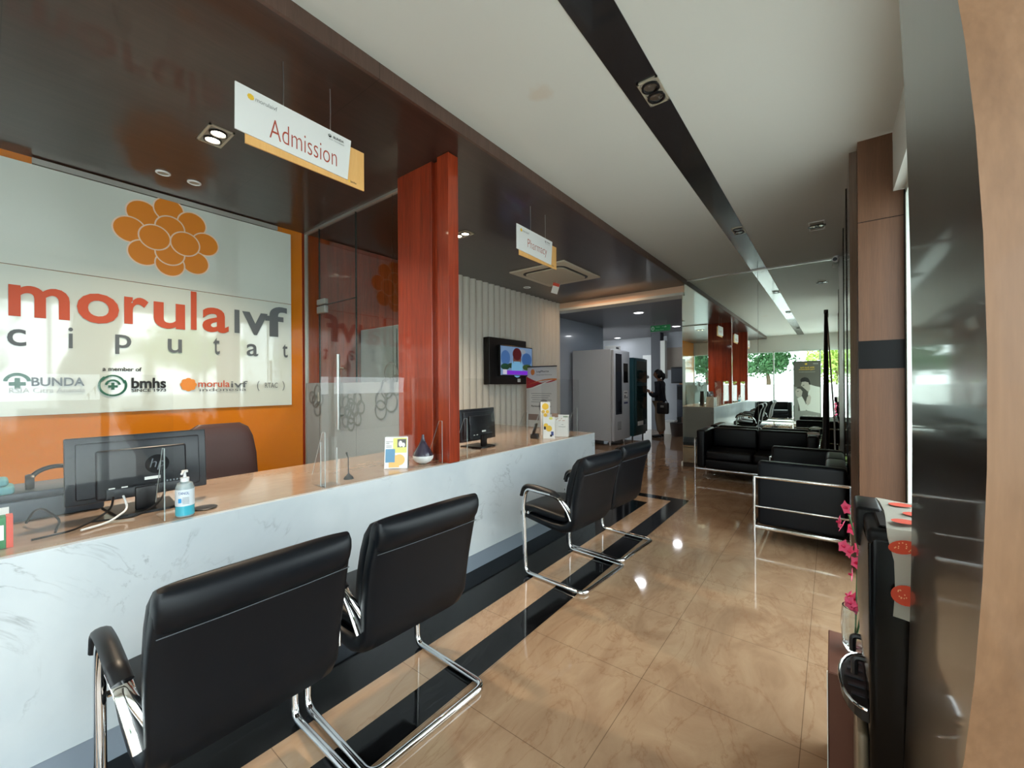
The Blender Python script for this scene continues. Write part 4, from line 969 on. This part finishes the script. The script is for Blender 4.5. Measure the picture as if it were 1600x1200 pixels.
def swoosh(f0, f1, m_):
    n_ = 24; xs = [-BW/2+BW*i/n_ for i in range(n_+1)]; a.poly([(x, f0((x+BW/2)/BW)) for x in xs]+[(x, f1((x+BW/2)/BW)) for x in reversed(xs)], m_)
redb = pm('banner_red', (178,52,62), .5); orb = pm('banner_orange', (206,120,56), .5)
swoosh(lambda s: 1.29+.14*s*s*(3-2*s)+.02*s, lambda s: 1.49-.11*math.sin(s*PI*.8)+.02*s*s*0, redb) 
swoosh(lambda s: 1.27+.16*s*s*(3-2*s), lambda s: 1.28+.165*s*s*(3-2*s), paper)
swoosh(lambda s: 1.34+.085*math.sin(s*PI*.62), lambda s: 1.34+.085*math.sin(s*PI*.62)+.03*s, orb)
for k in range(5): a.rect(-.2+.02*(k%2), 1.2-.035*k, .2-.03*(k%3), 1.208-.035*k, grey_pl)
a.text('Pharmaceutical', -.2,.98,.2,.03,black_ink,.015); a.text('Availability', .02,.98,.17,.03,black_ink,.015)
a.disc(.05,.99,.10,.12,pm('banner_shade',(150,150,152),.6), l=.0004); a.rect(-.26,.76,-.04,.86,pm('banner_photo',(140,124,120),.6))
for k in range(6): a.rect(.0, .88-.03*k, .26, .886-.03*k, grey_pl)
a.text('Store Hours', -.24,.62,.25,.03,black_ink,.01)
for k in range(6): a.rect(-.24, .57-.03*k, -.06, .576-.03*k, grey_pl)
a.done('printed_artwork', t)

# wall TV
t = thing('wall_television', 'black wall television showing a masked surgeon, on fluted wall', 'television', (-4.2, 5.25, 1.3))
b = nb(); box(b, -4.24, 4.74, 1.36, -4.12, 5.70, 2.09, .004, 1); link_mesh('wall_box', b, black_pl, t)
b = nb(); box(b, -4.118, 4.92, 1.49, -4.06, 5.80, 1.98, .006, 2); link_mesh('tv_body', b, pm('tv_black', (14,14,16), .2), t)
X = -4.06
def em(nm, c_, s=1.0): return pm(nm, c_, .3, emit=c_, es=s*.6)
a = Art((X,0,0), (0,1,0), (0,0,1))
sky_e = em('tv_sky', (120,150,190), .5); a.rect(4.935,1.505,5.785,1.965, sky_e)
for (yy,zz,w_,h_,cc) in ((5.06,1.78,.115,.12,(70,110,170)),(5.63,1.77,.14,.11,(60,100,160)),(5.5,1.9,.1,.04,(150,160,175)),(5.05,1.64,.11,.05,(30,70,50)),(5.64,1.64,.13,.05,(60,84,44)),(5.2,1.66,.09,.04,(40,66,48))):
    a.disc(yy, zz, w_, h_, em('tv_c%d%d%d' % cc, cc, .5))
a.disc(5.36,1.64,.15,.17, em('tv_mask',(120,180,220),.5)); a.disc(5.36,1.76,.11,.12, em('tv_skin',(120,80,70),.4)); a.disc(5.36,1.85,.12,.10, em('tv_cap',(90,24,30),.4)); a.rect(5.27,1.60,5.45,1.73, em('tv_mask',(120,180,220),.5)); a.disc(5.36,1.60,.09,.06, em('tv_mask',(120,180,220),.5))
a.rect(5.08,1.515,5.74,1.58, em('tv_purple',(120,40,200),.7)); a.rect(4.99,1.52,5.09,1.595, em('tv_badge',(200,200,220),.6)); a.rect(4.96,1.50,5.76,1.512, em('tv_tick',(40,30,60),.4))
a.done('screen_picture', t)
b = nb(); box(b, -4.12, 5.45, 1.395, -4.118, 5.53, 1.45); link_mesh('sticker', b, paper, t)

# ================================================================== HALL
t = thing('vending_machine', 'tall grey-white vending machine in the hall', 'vending machine', (-4.25, 8.8, 0))
vm = pm('vending_grey', (196,200,204), .35)
b = nb(); box(b, -4.74, 8.38, .1, -3.79, 9.28, 2.12, .015, 3); link_mesh('cabinet', b, vm, t, True)
b = nb(); box(b, -3.789, 8.39, .1, -3.72, 9.27, 2.10, .02, 3); dr = link_mesh('front_door', b, vm, t, True)
b = nb(); box(b, -3.7195, 8.47, .68, -3.7155, 8.80, 2.02); link_mesh('display_window', b, pm('vending_glass', (34,38,48), .08), dr)
b = nb(); box(b, -3.7195, 8.90, 1.38, -3.714, 9.15, 1.82); link_mesh('touch_screen', b, pm('screen_black', (10,10,14), .1), dr)
a = Art((-3.7195,0,0), (0,1,0), (0,0,1)); a.rect(8.9,.98,9.14,1.2,paper); a.rect(8.92,.9,9.14,.94,pm('navy_ink',(30,40,90),.5)); a.rect(8.94,1.14,9.1,1.16,black_ink); a.rect(8.95,1.02,9.01,1.1,black_ink); a.rect(9.05,1.02,9.12,1.06,grey_ink); a.rect(8.56,.35,8.76,.52,pm('flap_grey',(160,164,168),.4)); a.rect(8.56,.34,8.76,.35,black_ink); a.done('stickers', dr)
for (x, y) in ((-3.85,8.45),(-3.85,9.2),(-4.65,8.45),(-4.65,9.2)):
    b = nb(); tube(b, [(x,y-.05,.1),(x,y,.0),(x,y+.05,.1)], .015, 8); link_mesh('leg', b, white_pl, t, True)
t = thing('storage_carton', 'small white carton on top of the vending machine', 'box', (-3.95, 9.0, 2.12)); b = nb(); box(b, -4.1, 8.75, 2.121, -3.85, 9.05, 2.22, .003, 1); link_mesh('carton', b, paper, t); b = nb(); box(b, -3.8495, 8.8, 2.15, -3.848, 8.95, 2.19); link_mesh('carton_label', b, dark_pl, t)
t = thing('drinks_fridge', 'dark teal upright fridge right behind the vending machine', 'fridge', (-3.9, 9.9, 0))
teal = pm('teal_metal', (30,72,80), .35)
b = nb(); box(b, -4.4, 9.5, .1, -3.72, 10.3, 1.98, .01, 2); link_mesh('cabinet', b, teal, t, True)
b = nb(); box(b, -3.719, 9.52, .16, -3.67, 10.28, 1.96, .01, 2); dr = link_mesh('door', b, pm('teal_door', (26,62,66), .35), t, True)
b = nb(); box(b, -3.6695, 9.58, .35, -3.666, 10.22, 1.3); box(b, -3.6695, 9.58, 1.38, -3.666, 10.22, 1.9); link_mesh('door_glass', b, pm('dark_green_glass', (22,46,44), .1), dr)
b = nb(); box(b, -3.66, 9.6, .35, -3.655, 9.95, .45); link_mesh('door_sticker', b, paper, dr)
for (x, y) in ((-3.78,9.56),(-3.78,10.24),(-4.33,9.56),(-4.33,10.24)):
    b = nb(); tube(b, [(x,y,0),(x,y,.1)], .02, 8); link_mesh('foot', b, black_pl, t, True)
t = thing('exit_sign', 'green restroom direction sign hanging from the hall ceiling', 'sign', (-3.2, 9.9, 2.6))
gs = pm('sign_green', (16,104,54), .4, emit=(16,104,54), es=.25)
b = nb(); box(b, -3.43, 9.86, 2.60, -2.97, 9.88, 2.74); link_mesh('panel', b, gs, t)
b = nb(); 
for x in (-3.35,-3.05): tube(b, [(x,9.87,2.74),(x,9.87,2.85)], .004, 6)
link_mesh('hanger', b, steel, t)
a = Art((0,9.86,0), (1,0,0), (0,0,1)); wh = pm('sign_white',(190,215,200),.5); a.disc(-3.375,2.67,.042,.05,wh); a.rect(-3.395,2.64,-3.382,2.69,gs); a.rect(-3.368,2.64,-3.355,2.69,gs); a.text('Toilet', -3.31,2.69,.1,.022,wh,.01); a.text('Mushola', -3.31,2.62,.09,.02,wh,.0); a.text('Pantry', -3.2,2.62,.08,.022,wh,.01); a.poly([(-3.12,2.69),(-3.08,2.72),(-3.05,2.70),(-3.07,2.68)], wh); a.rect(-3.16,2.694,-3.12,2.70,wh); a.done('lettering', t)
def hb(name, label, cat, x0,y0,z0,x1,y1,z1, m_, bev=.01):
    t = thing(name, label, cat, ((x0+x1)/2,(y0+y1)/2,z0)); b = nb(); box(b, x0,y0,z0,x1,y1,z1,bev,2); link_mesh('body', b, m_, t, True); return t
t = hb('wall_speaker', 'black box on the hall wall above the person shoulder', 'wall box', -3.62,12.05,1.36,-3.28,12.29,1.82, black_pl)
b = nb(); box(b, -3.6,12.045,1.4,-3.3,12.049,1.78); link_mesh('front_grille', b, dark_pl, t)
t = hb('wooden_shelf', 'light wooden shelf unit at the hall end by the mirror edge', 'shelf', -3.5,12.42,.6,-2.6,12.75,1.72, wood('oak_shelf', (150,104,70), (170,120,84), (188,138,100), (20,20,2), .5, 0))
b = nb(); box(b, -3.5,12.415,1.3,-2.6,12.42,1.32); link_mesh('shelf_board', b, fascia_wood, t)
b = nb(); box(b, -3.48,12.45,0,-3.4,12.7,.6); box(b, -2.7,12.45,0,-2.62,12.7,.6); link_mesh('leg', b, fascia_wood, t)
t = hb('loudspeaker', 'black floor loudspeaker in the hall, lower right of the person', 'speaker', -3.42,11.9,.42,-3.05,12.2,1.32, pm('speaker_navy', (30,36,50), .5))
b = nb(); box(b, -3.4,11.895,.9,-3.07,11.899,1.28); link_mesh('grille', b, black_pl, t)
b = nb(); box(b, -3.42,11.9,0,-3.38,12.2,.42); box(b, -3.1,11.9,0,-3.05,12.2,.42); link_mesh('stand', b, black_pl, t)
t = thing('waste_basket', 'dark round waste basket on the hall floor by the mirror edge', 'basket', (-3.1, 10.9, 0)); b = nb(); lathe(b, [(.14,0),(.18,.34),(.17,.34),(.13,.01)], (-3.12,10.9,0), 20); link_mesh('bin', b, pm('wicker_dark',(70,60,56),.8), t, True)
b = nb(); tube(b, [V((-3.12+.175*math.cos(k*PI/10), 10.9+.175*math.sin(k*PI/10), .34)) for k in range(20)], .008, 6, True); link_mesh('rim', b, black_pl, t, True)
t = hb('storage_bin', 'small white box on the hall floor behind the person', 'box', -3.55,11.2,.0,-3.28,11.45,.36, paper)
b = nb(); box(b, -3.56,11.19,.33,-3.27,11.46,.37,.005,1); link_mesh('lid', b, white_pl, t)

# ------------------------------------------------------------------ person in the hall
t = thing('person', 'person in dark jacket and khaki trousers using a phone in the hall', 'person', (-3.38, 10.38, 0), world=False, rz=0)
skin_m = pm('skin', (150,108,84), .5); jack = pm('navy_jacket', (22,26,38), .8); khaki = pm('khaki_cloth', (134,118,98), .8); hair = pm('black_hair', (14,12,14), .5); shoe = pm('black_shoe', (16,16,18), .5)
def skinned(name, verts, edges, rad, mat, root=0, sub=2, parent=None):
    me = bpy.data.meshes.new(name); me.from_pydata(verts, edges, []); o = bpy.data.objects.new(name, me); COL.objects.link(o); me.materials.append(mat)
    s = o.modifiers.new('skin', 'SKIN'); s.use_smooth_shade = True
    for i, v in enumerate(me.skin_vertices[0].data): v.radius = rad[i] if isinstance(rad[i], tuple) else (rad[i], rad[i]); v.use_root = (i == root)
    ss = o.modifiers.new('sub', 'SUBSURF'); ss.levels = sub; ss.render_levels = sub
    if parent: o.parent = parent
    return o
# faces -x (towards the machines); shoulders along y
# body (one continuous skin surface)
bv = [(0,0,.92),(0,0,1.08),(-.01,0,1.22),(-.01,0,1.36),(-.02,0,1.43),(-.035,0,1.49),
      (0,.16,1.35),(.01,.19,1.12),(-.14,.15,1.04),(-.27,.07,1.15),
      (0,-.16,1.35),(.02,-.20,1.12),(-.12,-.17,1.04),(-.27,-.08,1.15),
      (0,.085,.86),(.0,.09,.48),(.02,.09,.09),(0,-.085,.86),(-.02,-.09,.48),(.03,-.09,.09)]
be = [(0,1),(1,2),(2,3),(3,4),(4,5),(3,6),(6,7),(7,8),(8,9),(3,10),(10,11),(11,12),(12,13),(0,14),(14,15),(15,16),(0,17),(17,18),(18,19)]
br = [(.11,.15),(.095,.125),(.10,.13),(.10,.12),.055,.05,.055,.042,.036,.024,.055,.042,.036,.024,.085,.058,.038,.085,.058,.038]
skinned('body', bv, be, br, skin_m, 0, 2, t)
jv = [(.0,0,.84),(0,0,1.0),(-.01,0,1.2),(-.01,0,1.36),(-.02,0,1.425),(0,.165,1.355),(.012,.2,1.12),(-.14,.155,1.045),(-.235,.09,1.12),(0,-.165,1.355),(.022,-.21,1.12),(-.12,-.175,1.045),(-.235,-.105,1.12)]
je = [(0,1),(1,2),(2,3),(3,4),(3,5),(5,6),(6,7),(7,8),(3,9),(9,10),(10,11),(11,12)]
skinned('jacket', jv, je, [(.155,.195),(.14,.175),(.125,.155),(.12,.14),.068,.075,.062,.054,.042,.075,.062,.054,.042], jack, 0, 2, t)
tv = [(0,0,.93),(0,.09,.83),(0,.095,.5),(.02,.092,.14),(0,-.09,.83),(-.02,-.095,.5),(.03,-.092,.14)]
skinned('trousers', tv, [(0,1),(1,2),(2,3),(0,4),(4,5),(5,6)], [(.13,.165),.105,.085,.075,.105,.085,.075], khaki, 0, 2, t)
# head with face
hd = nb(); bmesh.ops.create_uvsphere(hd, u_segments=24, v_segments=16, radius=1)
for v in hd.verts:
    x, y, z = v.co; v.co = V((x*.098, y*.076, z*.115))
    if z < -.3: v.co.x += -.012*(-z-.3); v.co.y *= 1-.3*(-z-.3)
hd.transform(Matrix.Translation((-.055, 0, 1.585))@Matrix.Rotation(-.25, 4, 'Y'))
head = link_mesh('head', hd, skin_m, t, True)
b = nb(); tube(b, [(-.148,0,1.60),(-.172,0,1.565),(-.15,0,1.555)], [.007,.014,.009], 10); link_mesh('nose', b, skin_m, head, True)
b = nb()
for sg in (-1,1): bmesh.ops.create_uvsphere(b, u_segments=10, v_segments=8, radius=.011, matrix=Matrix.Translation((-.142, sg*.032, 1.60)))
link_mesh('eyes', b, black_pl, head, True)
b = nb(); tube(b, [(-.137,-.022,1.525),(-.146,0,1.522),(-.137,.022,1.525)], [.004,.007,.004], 8); link_mesh('mouth', b, pm('lip',(140,72,66),.5), head, True)
for sg in (-1,1):
    b = nb(); tube(b, [(-.045,sg*.076,1.60),(-.03,sg*.084,1.585),(-.045,sg*.078,1.555)], [.010,.014,.008], 8); link_mesh('ear', b, skin_m, head, True)
b = nb(); bmesh.ops.create_uvsphere(b, u_segments=24, v_segments=14, radius=1)
bmesh.ops.delete(b, geom=[v for v in b.verts if v.co.x < -.35 and v.co.z < .25], context='VERTS')
for v in b.verts: v.co = V((v.co.x*.112, v.co.y*.09, v.co.z*.122))
b.transform(Matrix.Translation((-.038,0,1.60))@Matrix.Rotation(-.2,4,'Y'))
tube(b, [(.03,0,1.62),(.075,0,1.57),(.085,0,1.50),(.07,0,1.44)], [.04,.05,.045,.02], 14); link_mesh('hair', b, hair, t, True)
# hands holding the phone
for sg in (-1, 1):
    w0 = V((-.27, sg*.075, 1.15)); P_ = V((-.335, sg*.05, 1.185))
    hv = [tuple(w0), tuple(w0.lerp(P_, .6)), tuple(P_)]; hr = [(.02,.024),(.016,.034),(.013,.034)]
    hand = skinned('hand', hv, [(0,1),(1,2)], hr, skin_m, 0, 2, t)
    for k in range(4):
        a0 = P_+V((-.002, sg*(-.024+.016*k)*.9, .012-.004*k)); ln = (.062,.072,.068,.052)[k]
        f1 = a0+V((-ln*.5, -sg*.004, .012)); f2 = f1+V((-ln*.25, -sg*.018, .004)); f3 = f2+V((ln*.05, -sg*.02, -.004))
        skinned('finger', [tuple(a0), tuple(f1), tuple(f2), tuple(f3)], [(0,1),(1,2),(2,3)], [.0085,.008,.0075,.0065], skin_m, 0, 1, hand)
    th = w0.lerp(P_, .55)+V((0,-sg*.02,.022)); skinned('thumb', [tuple(th), tuple(th+V((-.028,-sg*.012,.018))), tuple(th+V((-.052,-sg*.012,.016)))], [(0,1),(1,2)], [.0105,.0095,.008], skin_m, 0, 1, hand)
for sg, fx in ((1, .0), (-1, .01)):
    b = nb(); tube(b, [(.05+fx,sg*.09,.05),(.0+fx,sg*.09,.055),(-.10+fx,sg*.092,.04),(-.19+fx,sg*.094,.03)], [.036,.044,.04,.026], 14, rh=.03)
    for v in b.verts: v.co.z = max(v.co.z, .002)
    link_mesh('shoe', b, shoe, t, True)
ph = thing('mobile_phone', 'dark mobile phone held up by the person in the hall', 'phone', (-3.38, 10.38, 0), world=False); b = nb(); rbox(b, V((-.385, 0, 1.225)), (.008,.075,.15), Matrix.Rotation(.9,3,'Y'), .004, 2); link_mesh('phone_body', b, black_pl, ph, True)
bg_ = thing('shoulder_bag', 'black shoulder bag hanging at the side of the person', 'bag', (-3.38, 10.38, 0), world=False)
b = nb(); box(b, .02,-.36,.62,.30,-.245,.90,.035,3); link_mesh('bag_body', b, black_pl, bg_, True)
b = nb(); tube(b, [(.06,-.27,.89),(.05,-.245,1.15),(.02,-.19,1.43),(.08,-.2,1.42),(.14,-.26,1.15),(.26,-.28,.89)], .009, 8); link_mesh('strap', b, black_pl, bg_, True)
b = nb(); box(b, .12,-.364,.78,.2,-.358,.83,.003,1); link_mesh('clasp', b, steel, bg_, True)

# ================================================================== POSTER STAND near the front window (visible in the mirror)
t = thing('poster_stand', 'dark poster of a couple by the front window, seen in the mirror', 'poster', (-.65, -2.85, 0), world=False)
b = nb(); box(b, -.37, -.012, .04, .37, .0, 2.08); link_mesh('frame', b, black_pl, t)
b = nb(); box(b, -.3, -.15, 0, -.25, .12, .03); box(b, .25, -.15, 0, .3, .12, .03); link_mesh('foot', b, black_pl, t)
a = Art((0,0.0,0), (-1,0,0), (0,0,1)); a.n = V((0,1,0))
pg = pm('poster_grey', (92,92,84), .5); a.rect(-.355,.06,.355,2.06, pg)
pw = pm('poster_white', (205,210,200), .5); pk = pm('poster_black', (32,30,28), .5); ps = pm('poster_skin', (176,172,160), .5); pmid = pm('poster_mid', (136,140,132), .5)
def Q(*uv): return [(.355-.71*u, 2.06-2.0*v) for u, v in uv]
pm2 = pm('poster_dark_grey', (66,66,60), .5)
a.poly(Q((0,.42),(.12,.43),(.2,.62),(.15,.8),(.2,1),(0,1)), pmid)
a.poly(Q((.62,.385),(.8,.41),(1,.43),(1,.86),(.6,.84),(.42,.80),(.5,.66),(.55,.52)), pw)
a.poly(Q((.30,.30),(.44,.28),(.56,.31),(.62,.38),(.62,.47),(.54,.50),(.46,.48),(.38,.45),(.33,.42),(.27,.40),(.30,.36)), ps)
a.poly(Q((.24,.31),(.30,.275),(.42,.26),(.54,.275),(.61,.32),(.63,.385),(.585,.40),(.56,.35),(.44,.335),(.33,.34),(.27,.345)), pk)
a.poly(Q((.33,.395),(.40,.39),(.40,.40),(.34,.405)), pk)
a.disc(*Q((.585,.40))[0], .018, .035, ps)
a.poly(Q((.10,.44),(.2,.42),(.36,.435),(.48,.48),(.55,.56),(.52,.66),(.42,.66),(.28,.56),(.12,.5)), pm2)
a.poly(Q((.04,.50),(.12,.45),(.25,.46),(.33,.50),(.30,.57),(.2,.61),(.08,.58)), ps)
a.poly(Q((.12,.50),(.18,.49),(.18,.50),(.12,.51)), pk)
a.poly(Q((.12,.62),(.30,.58),(.40,.66),(.48,.74),(.44,.84),(.25,.86),(.2,.74)), pw)
a.poly(Q((.50,.60),(.60,.55),(.66,.60),(.62,.70),(.52,.74),(.46,.68)), ps)
a.poly(Q((.0,.84),(.5,.82),(1,.86),(1,1),(0,1)), pmid)
a.disc(.02,1.98,.035,.03,yellow_ink); a.text('BUNDA', -.3,1.965,.13,.04,pw); a.text('Miliki Buah Hati', -.2,1.84,.38,.05,yellow_ink,.01); a.text('Yang Didambakan', -.22,1.77,.44,.05,yellow_ink,.01); a.text('Konsultasi program kehamilan', -.22,1.7,.44,.025,pw)
a.text('Morula IVF Ciputat', -.28,.22,.4,.04,pw,.01); a.text('a member of bmhs', -.28,.14,.3,.025,pw)
a.done('printed_artwork', t)

# framed panel on the inside of the mirrored right edge
